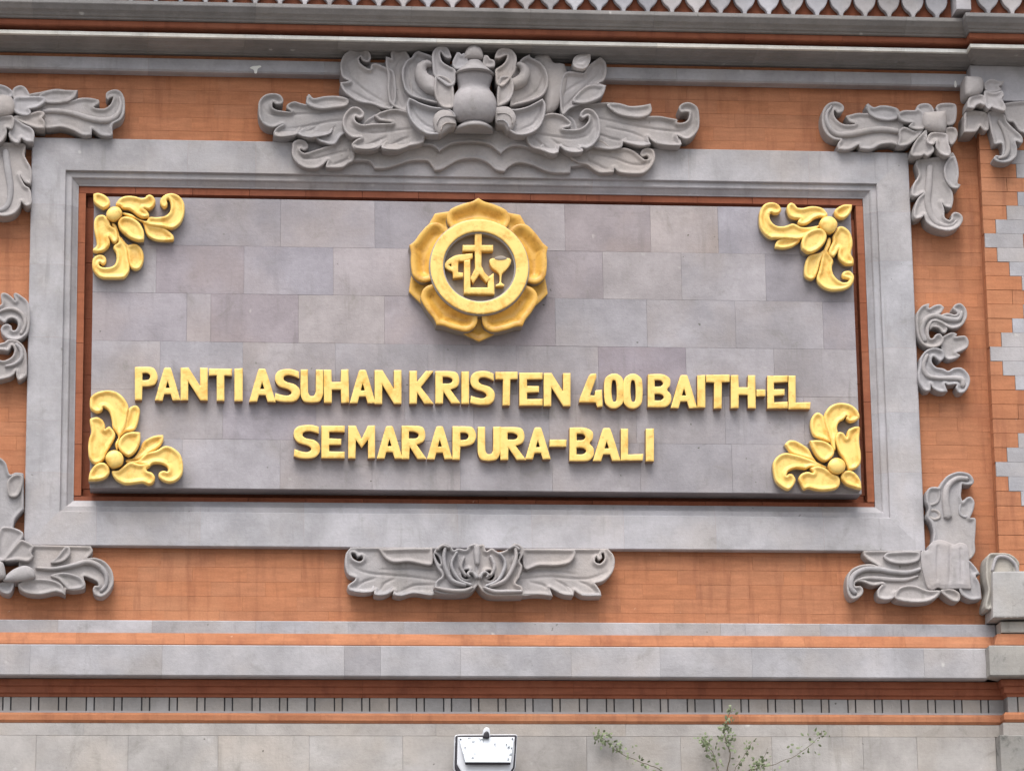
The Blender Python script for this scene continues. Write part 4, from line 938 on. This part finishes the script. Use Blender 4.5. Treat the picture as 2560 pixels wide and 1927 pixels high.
sl2('leaf', 'B1', '(295,480)(300,430)(350,375)(430,370)(440,420)(400,475)(340,490)', .082, tilt=(0, -.6))
sl2('leaf', 'B1', '(445,480)(450,430)(520,380)(640,370)(740,420)(740,488)(600,470)(500,494)', .082, tilt=(0, -.6))
sl2('leaf_wing', 'B1', '(1350,120)!(2088,124)!(2130,170)(2143,230)(2122,310)(2060,372)(1990,392)!(2030,450)(2038,492)!(1900,490)(1832,450)!(1822,492)!(1740,480)(1640,425)!(1665,492)!(1560,480)(1350,485)!', .090, tilt=(0, -.03), amt=.014, holes=['(1998,188)(1992,225)(2030,238)(2064,202)(2058,158)(2040,162)(2045,195)(2020,212)'], veins='1340,370 1500,345 1650,335 1800,350 1950,355 2090,300; 1360,300 1550,285 1700,290 1850,320; 1500,380 1600,400 1650,460; 1680,360 1760,400 1810,460; 1860,370 1940,400 2010,460')
sl2('leaf', 'B1', '(1430,126)!(1835,130)!(1840,170)(1800,230)(1700,255)(1560,255)(1450,280)', .106)
sl2('leaf', 'B1', '(1440,450)(1500,420)(1620,425)(1662,490)!(1560,480)(1440,490)!', .082, tilt=(0, -.6))
sl2('leaf', 'B1', '(1650,420)(1680,370)(1760,380)(1815,450)(1820,490)!(1740,480)', .082, tilt=(0, -.6))
sl2('leaf', 'B1', '(1835,440)(1870,400)(1960,395)(2020,440)(2036,490)!(1900,490)', .082, tilt=(0, -.6))
sl2('acanthus', 'B1', '(760,450)!(765,380)(815,330)(780,270)(750,180)(770,120)(830,82)(885,105)(905,135)(940,122)(1000,130)(1020,100)(1080,80)!(1092,200)(1092,400)!(1030,462)(900,475)(800,468)', .130, amt=.016, tilt=(0, -.02), holes=['(965,315)(985,288)(1025,285)(1008,305)(1005,325)(1025,348)(1000,358)(972,345)','(757,165)(785,180)(805,225)(800,245)(775,215)'])
sl2('acanthus', 'B1', '(1088,400)!(1088,100)!(1135,92)(1155,140)(1200,122)(1250,150)(1315,130)(1370,85)(1430,108)(1442,160)(1412,220)(1432,260)(1410,340)(1382,390)(1430,420)(1440,485)!(1200,485)(1130,455)', .130, amt=.016, tilt=(0, -.02), holes=['(1150,298)(1185,290)(1213,315)(1213,348)(1188,370)(1160,362)(1185,348)(1188,322)','(1368,200)(1392,172)(1412,168)(1400,205)(1378,228)'])
for s_, wds in (('1085,345 1060,310 1030,302 1016,322 1030,336', [34, 26, 20, 18, 20]), ('1000,400 900,370 850,290 830,200 840,120', [30, 34, 34, 30, 26]), ('1040,400 960,370 905,300 890,230 930,150', [24, 26, 28, 26, 22]),
                ('760,420 860,440 980,445 1050,420', [22, 32, 34, 24]), ('780,130 820,100 870,115', [24, 26, 22]), ('1000,330 960,260 985,190', [20, 30, 26]),
                ('1105,345 1125,312 1152,304 1172,322 1160,340', [34, 26, 20, 18, 20]), ('1180,410 1290,370 1350,290 1385,190 1380,120', [30, 34, 34, 30, 26]), ('1150,410 1240,370 1290,290 1300,220 1260,160', [24, 26, 28, 26, 22]),
                ('1430,450 1340,450 1220,450 1140,420', [22, 32, 34, 24]), ('1410,130 1370,105 1330,125', [24, 26, 22]), ('1190,330 1220,260 1190,180', [20, 30, 26]), ('1088,240 1085,160 1085,100', [34, 50, 40])):
    ridge(t, 'scroll_rib', 'B1', s_, wds, .152, .08, amt=.014)

# ---- crowning carving over the frame
t = orn('crest_carving', 'large grey winged crest with a vase at its centre above the frame', 'carving', 'C', 1090, 800, .05)
WV = .125
sl2('wave_base', 'R1', '(1030,1000)(1000,1180)(1080,1185)(1180,1190)(1220,1220)(1240,1258)!(1350,1255)(1500,1210)(1580,1185)(1720,1185)(1760,1220)(1795,1275)!(1860,1265)(1940,1220)(2020,1180)(2120,1165)(2210,1172)(2290,1210)(2360,1270)(2440,1288)!(2470,1250)(2560,1205)(2690,1225)(2850,1290)(3045,1298)!(3050,1240)!(3100,1235)(3200,1200)(3200,1000)', .088, amt=.008, d0=.0)
sl2('scroll_leaf', 'R1', '(480,1070)(490,1015)(540,990)(595,1000)(628,1040)(622,1075)(590,1092)(560,1078)(560,1095)(600,1115)(700,1085)(780,1058)(860,1030)(960,920)(1060,1000)(1050,1180)(1000,1212)(940,1250)(800,1252)!(790,1235)(810,1180)!(760,1228)(700,1257)(600,1252)(520,1200)(480,1130)', .100, veins='1040,1080 850,1120 700,1160 580,1160 520,1080; 1040,1140 940,1190 850,1220')
sl2('scroll_leaf', 'R2', '(1300,995)!(1400,985)(1480,1012)(1545,1065)(1575,1085)(1605,1075)(1590,1052)(1550,1062)(1535,1035)(1555,998)(1600,985)(1650,1010)(1660,1080)(1625,1150)(1560,1202)(1450,1207)(1350,1192)(1315,1155)!(1310,1195)!(1200,1200)(1150,1180)(1080,1130)(1000,1112)(940,1050)(1100,950)(1200,920)', .100, veins='1100,1030 1300,1060 1450,1120 1560,1130 1620,1060; 1080,1080 1180,1130 1260,1170')
sl2('wave_upper', 'C', '(-300,1100)(-200,1330)(0,1350)(180,1365)!(260,1320)(400,1290)(560,1300)(620,1330)(658,1372)!(750,1310)(850,1275)(1000,1262)(1100,1264)(1230,1285)(1310,1330)(1392,1402)!(1430,1360)(1520,1310)(1650,1310)(1850,1380)(1940,1405)(2050,1390)!(2100,1300)(2300,1200)(2200,950)(1100,900)(0,900)', .115, amt=.010, d0=.0)
# left wing
sl2('wing', 'R1', '(170,720)(175,640)(230,580)(310,565)(370,580)(400,625)(385,662)(335,668)(305,650)(300,690)(330,715)(400,728)(470,735)(430,700)(440,665)(500,640)(560,655)(620,662)(612,600)!(640,575)(680,610)(780,592)(900,590)(960,600)(1100,640)(1300,720)(1300,900)(960,940)(880,1030)(820,1037)!(740,1010)(700,980)!(620,985)(530,945)!(500,962)(400,980)(330,970)(308,930)(340,880)(390,850)!(300,880)(220,850)(180,790)', .118, amt=.020, veins='1040,800 850,810 700,840 560,870 440,880; 1000,700 750,735 560,745 400,760 270,750 215,690; 720,850 600,940; 880,860 800,960')
sl2('leaf', 'R1', '(612,655)(618,600)(632,572)!(680,610)(780,592)(900,590)(1000,620)(980,680)(860,700)(740,710)(660,690)', .128)
sl2('leaf', 'R1', '(320,900)(380,845)(500,830)(560,860)(530,945)!(490,962)(400,978)(330,968)', .109, tilt=(0, -.6))
sl2('leaf', 'R1', '(535,940)(600,870)(720,830)(850,850)(830,940)(700,980)!(620,985)', .109, tilt=(0, -.6))
# right wing
sl2('wing', 'R2', '(900,660)(1000,630)(1200,600)(1350,605)(1450,630)(1560,622)(1620,610)!(1632,670)(1600,715)!(1700,715)(1780,730)(1850,745)(1850,770)(1900,770)(1940,745)(1950,690)(1925,680)(1880,682)(1863,640)(1900,605)(1960,600)(2020,640)(2037,720)(2032,820)(1980,890)(1920,912)(1850,882)!(1882,962)!(1860,977)(1720,967)(1640,930)(1600,890)!(1622,962)!(1540,977)(1460,960)(1390,935)!(1370,985)(1250,1000)(1050,950)(900,850)', .118, amt=.020, veins='1150,720 1350,760 1550,800 1750,830 1900,840 1990,770; 1250,800 1450,840 1600,900; 1150,850 1300,900 1450,930; 1300,660 1450,690 1580,690')
sl2('leaf', 'R2', '(1250,620)(1350,605)(1450,632)(1560,624)(1622,610)!(1632,670)(1590,715)(1500,728)(1350,700)', .128)
sl2('leaf', 'R2', '(1600,885)!(1700,855)(1820,860)(1870,900)(1882,962)!(1860,977)(1720,967)(1640,930)', .109, tilt=(0, -.6))
sl2('leaf', 'R2', '(1390,930)(1420,880)(1520,860)(1590,890)(1622,962)!(1540,977)(1460,960)', .109, tilt=(0, -.6))
# inner volutes
sl2('volute_leaf', 'R1', '(945,840)(960,765)(1010,705)(1060,688)(1110,705)(1145,745)(1135,785)(1095,795)(1065,780)(1062,810)(1090,840)(1140,852)(1240,842)(1400,838)(1290,815)(1240,770)!(1290,740)(1400,710)(1480,715)(1560,740)(1660,800)(1700,1000)(1560,1050)!(1500,1082)(1450,1102)(1320,1092)(1300,1050)!(1270,1075)(1180,1097)(1060,1080)(1030,1040)(1060,1000)(1110,975)!(1030,970)(970,915)', .154, amt=.020, veins='1600,880 1400,900 1250,920 1120,910 1010,860; 1560,960 1450,1000 1380,1060; 1350,960 1250,1000 1150,1050')
sl2('leaf', 'R1', '(1040,1040)(1080,990)(1180,960)(1290,960)(1310,1010)(1270,1065)(1180,1092)(1070,1080)', .144, tilt=(0, -.6))
sl2('leaf', 'R1', '(1310,1080)(1330,1010)(1420,960)(1540,960)(1560,1040)(1500,1080)(1440,1098)', .144, tilt=(0, -.6))
sl2('volute_leaf', 'R2', '(730,700)(800,690)(880,710)(950,770)!(940,805)(880,822)(980,828)(1050,805)(1095,750)(1090,715)(1050,735)(1020,715)(1030,680)(1075,650)(1140,670)(1185,740)(1195,850)(1155,940)(1085,990)(1035,985)(1045,1022)!(1000,1035)(920,1025)(850,975)!(835,1032)!(780,1047)(700,1010)(600,970)(560,850)(650,750)', .154, amt=.020, veins='600,850 800,880 950,900 1080,880 1150,790; 780,900 850,950 960,1000; 640,900 700,950 780,1010')
sl2('leaf', 'R2', '(850,970)(880,920)(960,915)(1030,960)(1045,1020)!(1000,1035)(920,1025)', .144, tilt=(0, -.6))
sl2('leaf', 'R2', '(680,990)(720,930)(800,925)(836,970)(835,1032)!(780,1047)', .144, tilt=(0, -.6))
# upper scrolls
sl2('upper_scroll', 'R1', '(930,370)(925,290)(960,210)(1030,160)(1110,148)(1180,175)(1207,225)(1195,268)(1160,275)(1125,258)(1112,230)(1098,250)(1110,285)(1150,320)(1200,340)(1210,300)(1260,290)(1330,320)(1420,370)(1440,600)(1400,710)(1300,697)!(1220,665)(1100,645)(1020,600)(960,550)(930,495)(925,465)!(1005,455)!(950,420)', .146, amt=.022, veins='1340,640 1200,560 1080,470 1000,380 985,270 1050,205; 1300,670 1150,600 1000,520')
sl2('upper_scroll', 'R2', '(890,350)(1000,340)(1055,345)(1090,290)(1140,250)(1195,212)!(1240,260)(1247,350)(1225,410)(1180,437)!(1245,455)!(1220,530)(1160,580)(1050,612)(940,650)(870,700)(850,500)', .146, amt=.022, veins='880,640 980,540 1080,440 1180,350 1210,260; 900,500 1000,430 1080,390')
sl2('leaf', 'R2', '(960,590)(1000,520)(1100,450)(1240,456)!(1220,530)(1160,578)(1050,610)', .160)
sl2('fan_leaf', 'R1', '(1345,225)!(1395,242)!(1392,190)(1430,155)(1500,158)(1550,205)(1572,260)(1580,450)(1600,620)(1540,735)!(1440,700)(1378,640)(1360,520)(1362,400)(1345,300)', .150, amt=.022, veins='1500,700 1430,560 1410,420 1450,290 1500,230; 1540,640 1490,480 1500,360')
sl2('fan_leaf', 'C', '(1780,270)(1820,210)(1900,183)(1970,210)(2020,292)(2100,300)!(2155,312)!(2182,400)(2185,520)(2150,680)(2080,820)(2000,892)(1935,905)!(1900,750)', .150, 'dome', amt=.03)
sl2('arc_petal', 'C', '(330,250)(362,200)(410,176)!(480,205)(570,245)(640,350)(640,560)(700,820)!(500,770)(330,712)(260,640)(225,540)(213,430)(240,330)(290,270)', .182, amt=.028, tilt=(.10, 0), veins='300,300 265,420 300,560 400,680 600,780')
sl2('arc_petal', 'C', '(1600,330)(1640,270)(1735,218)!(1745,250)(1830,290)(1910,360)(1952,470)(1947,600)(1890,700)(1760,770)(1500,842)!(1500,640)(1540,400)', .182, amt=.028, tilt=(-.10, 0), veins='1850,340 1900,470 1850,610 1730,710 1540,790')
sl2('curl_petal', 'C', '(375,400)(390,330)(440,285)(510,263)(570,290)(588,340)(560,350)(520,355)(512,395)(545,440)(620,480)(660,620)(640,700)!(500,640)(420,560)(380,480)', .206, 'dome', amt=.03)
sl2('curl_petal', 'C', '(1600,290)(1680,310)(1740,380)(1747,460)(1700,550)(1620,600)(1520,620)(1480,560)(1490,490)(1560,470)(1612,430)(1618,380)(1585,355)(1560,330)', .206, 'dome', amt=.03)
sl2('top_scroll', 'C', '(570,265)(580,190)(630,135)(700,116)(760,145)(790,210)(800,262)(745,262)(705,228)(675,192)(672,240)(700,310)(770,355)(850,400)(852,480)(840,570)(770,600)(700,560)(600,470)(580,370)', .210, 'leaf', amt=.014)
sl2('top_scroll', 'C', '(1580,290)(1570,230)(1520,165)(1440,138)(1370,155)(1332,205)(1322,262)(1380,262)(1440,232)(1465,232)(1450,290)(1400,350)(1328,398)(1328,480)(1340,570)(1410,600)(1480,540)(1560,420)(1570,360)', .210, 'leaf', amt=.014)
sl2('crescent_leaf', 'C', '(298,728)!(360,755)(450,800)(600,845)(760,865)(850,960)(760,1100)(650,1172)!(520,1167)(400,1092)(320,992)(280,880)(275,790)', .196, amt=.030, tilt=(.06, 0), veins='320,790 370,910 480,1030 640,1100')
sl2('crescent_leaf', 'C', '(1887,740)!(1922,800)(1922,900)(1882,1030)(1810,1120)(1700,1172)(1580,1178)(1490,1130)!(1380,1000)(1400,870)(1560,872)(1700,840)(1800,790)', .196, amt=.030, tilt=(-.06, 0), veins='1885,790 1860,910 1780,1030 1600,1110')
sl2('ear_petal', 'C', '(610,480)(680,468)(760,500)(815,560)(835,690)(830,830)(790,860)(700,848)(640,780)(605,690)(598,580)', .208, amt=.016, tilt=(-.06, 0))
sl2('ear_petal', 'C', '(1380,490)(1450,473)(1520,500)(1543,600)(1530,700)(1480,780)(1380,832)(1350,830)(1348,700)(1358,560)', .208, amt=.016, tilt=(.06, 0))
sl2('ear_petal', 'C', '(590,1000)(610,920)(680,868)(760,868)(820,900)(860,1000)(860,1065)(800,1078)(740,1120)(670,1162)(615,1110)', .212, 'dome', amt=.02)
sl2('ear_petal', 'C', '(1330,840)(1470,828)(1550,890)(1577,980)(1540,1080)(1480,1122)(1430,1062)(1345,1035)(1325,960)', .212, 'dome', amt=.02)
for s_ in ('850,1040 760,1030 700,1060 680,1120', '850,960 740,950 660,980 630,1050', '1350,1000 1420,1000 1470,1040 1490,1090', '1350,920 1450,920 1520,970 1530,1040'):
    ridge(t, 'petal_rib', 'C', s_, [16, 22, 22, 14], .216, .16, amt=.007)
sl2('cap_leaf', 'C', '(815,310)(868,193)!(900,198)(922,220)!(960,205)(1000,300)(960,380)(850,390)', .215)
sl2('cap_leaf', 'C', '(1190,230)!(1235,232)(1262,270)(1310,290)(1322,330)(1305,370)(1180,360)', .215)
# vase: turned body standing proud of the crest
def lathe(name, prof, cx, cz, cd, mats, parent, flat=.85, n_=36, smooth=True, color=None):
    V = []; F = []
    for r, z in prof:
        for i in range(n_+1):
            a = math.pi*i/n_*1.0; V.append((cx-r*math.cos(a), -(cd+r*flat*math.sin(a)), cz+z))
    for j in range(len(prof)-1):
        for i in range(n_):
            q = j*(n_+1)+i; F.append((q, q+1, q+n_+2, q+n_+1))
    b_ = len(prof)
    F.append(tuple(range(n_, -1, -1))); F.append(tuple((b_-1)*(n_+1)+i for i in range(n_+1)))
    return mesh(name, V, F, mats, parent, smooth=[len(f) == 4 and smooth for f in F], color=color or grey(.02))
vd = .165; k_ = 1/4.7565/503
vx, vz = W(*zp('C', 1090, 760), vd+.09)
def vp(pts, dz=0): return [(r*k_, -(y-760)*k_*1.0+dz) for r, y in pts]
lathe('vase_body', vp([(150, 990), (215, 960), (252, 900), (272, 830), (277, 760), (262, 690), (235, 630), (205, 590), (190, 560), (190, 530), (205, 480), (222, 430), (228, 400), (200, 385)]), vx, vz, vd, M['carved'], t, .95, color=(1.06, 1.06, 1.08))
lathe('vase_foot', vp([(226, 1074), (233, 1064), (233, 1036), (216, 1022), (196, 1014), (196, 1001), (178, 985), (150, 975)]), vx, vz, .115, M['carved'], t, 1.45)
lathe('vase_lid', vp([(205, 398), (238, 396), (240, 386), (185, 330), (140, 290), (112, 250), (100, 225)]), vx, vz, .175, M['carved'], t, 1.15)
sl2('finial', 'C', '(965,250)(960,205)(980,150)(1020,102)(1075,80)(1140,108)(1175,160)(1182,250)(1080,262)', .235, 'dome', d0=.05, amt=.03)
# loose piece of stone lying against the broken scroll
st_ = orn('broken_stone', 'small broken piece of pale stone caught on top of the right scroll of the crest', 'stone', 'R2', 1030, 250, .10)
t = st_
lobe(t, 'stone_lump', 'R2', '(965,230)(1000,193)(1060,180)(1112,176)!(1108,250)(1070,310)(1015,318)(965,290)', .175, .10, 'leaf', mats=[M['carved']]*2, amt=-.012, tilt=(0, -.25), color=(1.5, 1.5, 1.48), veins='960,260 1010,262 1060,240 1108,200')

# ---- lime splashes (real spills of white paint on the band)
def splash(z, s, d, label):
    L_ = [to_m(smooth_closed(parse(z, s)), d+.002)]
    o = carve('paint_splash', L_, d-.002, d+.002, 'flat', None, [M['lime']]*2, g=.02, wob=0)
    o['label'] = label; o['category'] = 'paint splash'; o['group'] = 'white paint splashes'
splash('R1', '(90,335)(115,318)(150,315)(190,312)(195,325)(165,340)(155,380)(135,382)(125,350)', .076, 'white paint splash on the grey band at upper left')
splash('B6', '(1570,790)(1573,750)(1580,742)(1588,760)(1592,795)(1580,810)', .076, 'narrow white drip on the grey band near the pilaster')

# ---- floodlight under the string course
t = orn('floodlight', 'small white floodlight with dark rim fixed below the string course', 'floodlight', 'F', 1150, 900, .06)
fd = .20
def fpt(x, y, d=fd): return W(*zp('F', x, y), d)
def fpoly(nm, s, d1, d0, m, **kw): return lobe(t, nm, 'F', s, d1, d0, 'flat', mats=[m, m], g=.012, wob=0, color=(1, 1, 1), **kw)
fpoly('housing_rim', '(372,400)(400,365)(450,352)!(1880,345)!(1930,360)(1942,400)!(1895,1180)(1860,1250)(1800,1420)!(480,1420)!(390,1290)(350,1180)!', fd, fd-.05, M['white'])
fpoly('dark_gasket', '(388,410)(410,378)(460,366)!(1870,358)!(1922,372)(1930,410)!(1880,1180)(1840,1250)(1790,1400)!(500,1400)!(410,1290)(362,1180)!', fd+.004, fd-.02, M['black'])
fpoly('reflector', '(445,420)!(1880,412)!(1868,800)!(1830,1180)(1790,1240)(1740,1400)!(620,1400)!(540,1290)(430,1100)!', fd+.008, fd-.01, M['white'])
# tilted glass
def tiltplate(nm, pts, m, th=.006):
    V = []
    for (x, y, d) in pts: a, b = fpt(x, y, d); V.append((a, -d, b))
    n_ = len(V); V += [(v[0], v[1]+th, v[2]) for v in V]
    F = [tuple(range(n_))[::-1], tuple(range(n_, 2*n_))]+[(i, (i+1) % n_, (i+1) % n_+n_, i+n_) for i in range(n_)]
    return mesh(nm, V, F, m, t)
tiltplate('glass', [(470, 440, fd+.012), (1860, 430, fd+.012), (1780, 1050, fd+.034), (640, 1045, fd+.034)], M['glass'])
tiltplate('lower_lip', [(630, 1052, fd+.036), (1775, 1052, fd+.036), (1768, 1110, fd+.030), (640, 1110, fd+.030)], M['black'])
kx, kz = fpt(1175, 330, fd)
def cyl(nm, c, r, y0, y1, m, n_=20):
    V = [(c[0]+r*math.cos(2*math.pi*i/n_), y, c[1]+r*math.sin(2*math.pi*i/n_)) for y in (y0, y1) for i in range(n_)]
    F = [tuple(range(n_)), tuple(range(2*n_-1, n_-1, -1))]+[(i, i+n_, (i+1) % n_+n_, (i+1) % n_) for i in range(n_)]
    return mesh(nm, V, F, m, t)
fpoly('sensor_knob', '(1085,400)!(1090,250)(1130,185)(1180,170)(1235,190)(1255,260)(1262,400)!', fd+.010, fd-.05, M['white'])
fpoly('clip', '(1080,425)!(1110,310)(1150,272)(1195,272)(1230,310)(1250,430)!(1180,445)', fd+.030, fd, M['black'])
for bx, by in ((1660, 620), (1700, 700), (620, 700), (1370, 610), (1790, 710)):
    q = fpt(bx, by); cyl('dirt_spot', q, .0022, -fd-.028, -fd-.012, M['black'], 8)
for bx, by in ((520, 470), (1820, 460)):
    q = fpt(bx, by, fd+.016); cyl('screw', q, .0035, -fd-.0175, -fd-.010, M['black'], 10)
a, b = fpt(1150, 900); V, F = box(a-.03, a+.03, -fd+.045, -.055, b-.03, b+.03); mesh('wall_bracket', V, F, M['black'], t)

# ---- self-sown shrub
t = orn('shrub', 'thin wild shrub with small green leaves growing against the lower stones', 'plant', 'V', 1150, 1350, .07)
def tube(nm, pts, r0_, r1_, m, n_=5):
    V = []; F = []
    for k2, p in enumerate(pts):
        r = r0_+(r1_-r0_)*k2/(len(pts)-1); T = (Vector(pts[min(k2+1, len(pts)-1)])-Vector(pts[max(k2-1, 0)])).normalized()
        a_ = T.cross(Vector((0, 1, 0))).normalized(); b2 = T.cross(a_)
        for i in range(n_):
            q = Vector(p)+a_*r*math.cos(2*math.pi*i/n_)+b2*r*math.sin(2*math.pi*i/n_); V.append(tuple(q))
    for k2 in range(len(pts)-1):
        for i in range(n_):
            a_, b2 = k2*n_+i, k2*n_+(i+1) % n_; F.append((a_, b2, b2+n_, a_+n_))
    return mesh(nm, V, F, m, t)
def vpath(s, d0_, d1_, jit=2.0):
    P = []; k2 = 0; pr = parse('V', s)
    sub = []
    for i in range(len(pr)-1):
        for q in range(4): u = q/4; sub.append((pr[i][0]*(1-u)+pr[i+1][0]*u+random.uniform(-jit, jit), pr[i][1]*(1-u)+pr[i+1][1]*u+random.uniform(-jit, jit)))
    sub.append(pr[-1][:2])
    for i, (x, y) in enumerate(sub):
        d = d0_+(d1_-d0_)*i/(len(sub)-1); a_, b2 = W(x, y, d); P.append((a_, -d, b2))
    return P
LV, LF = [], []
def leaf(p, s):
    a_ = Vector((random.gauss(0, 1), random.gauss(0, .6), random.gauss(0, 1))).normalized(); n_ = Vector((random.gauss(0, .6), -1, random.gauss(0, .6))).normalized()
    b2 = a_.cross(n_).normalized(); k2 = len(LV); p = Vector(p)
    for v in (p, p+a_*s*.35+b2*s*.28, p+a_*s*.75+b2*s*.24, p+a_*s, p+a_*s*.75-b2*s*.24, p+a_*s*.35-b2*s*.28): LV.append(tuple(v))
    m_ = len(LV); LV.append(tuple(p+a_*s*.5-n_*s*.05*-1))
    for i in range(6): LF.append((k2+i, k2+(i+1) % 6, m_))
br = [('1150,1350 1150,1200 1175,1060 1150,980 1130,890 1165,800 1180,740', .09, .16, .0032, 80, (.30, 1)), ('1140,1300 1080,1120 1050,1040 1000,970 985,960', .09, .15, .0022, 50, (.25, 1)),
      ('1160,1330 1220,1150 1280,1060 1330,975', .09, .17, .0018, 26, (.3, 1)), ('1150,1400 900,1290 700,1170 600,1130 480,1090 380,1030 300,950 260,925', .09, .10, .0026, 62, (.2, 1)),
      ('1170,1400 1300,1180 1450,1140 1600,1090 1720,1010 1800,940 1810,900', .09, .16, .0020, 40, (.2, 1)), ('1160,1350 1340,1160 1400,1100 1435,1020', .09, .18, .0016, 12, (.3, 1)),
      ('1150,1380 1200,1250 1300,1180 1380,1130 1420,1130', .09, .20, .0020, 44, (.4, 1)), ('1100,1350 1085,1200 1075,1130 1040,1090', .09, .15, .0016, 14, (.4, 1))]
for s_, a_, b2, r_, nl, rg in br:
    P = vpath(s_, a_, b2); tube('branch', P, r_, r_*.35, M['twig'])
    for _ in range(int(nl*.7)):
        u = random.uniform(*rg)**.8*(len(P)-1); i = min(int(u), len(P)-2); q = Vector(P[i]).lerp(Vector(P[i+1]), u-i)
        sc_ = .012 if nl < 40 else .016
        q += Vector((random.gauss(0, sc_), random.gauss(0, sc_*.6), random.gauss(0, sc_))); leaf(q, random.uniform(.012, .026))
cl = []
for cx2, cy2, nn in ((260, 940, 26), (330, 950, 20), (400, 990, 14), (480, 1030, 10), (1000, 975, 26), (1140, 900, 22), (1190, 920, 12), (1330, 975, 8), (1050, 1030, 14), (1380, 1130, 26), (1330, 1130, 14), (1200, 1040, 8), (1560, 1050, 4), (1630, 1010, 3), (1730, 960, 5), (1750, 1045, 4)):
    for _ in range(int(nn*.8)):
        px, py = zp('V', cx2+random.gauss(0, 26), cy2+random.gauss(0, 26)); d = random.uniform(.09, .19); x_, z_ = W(px, py, d); leaf((x_, -d, z_), random.uniform(.012, .024))
o = mesh('foliage', LV, LF, M['leaf'], t); o['kind'] = 'stuff'
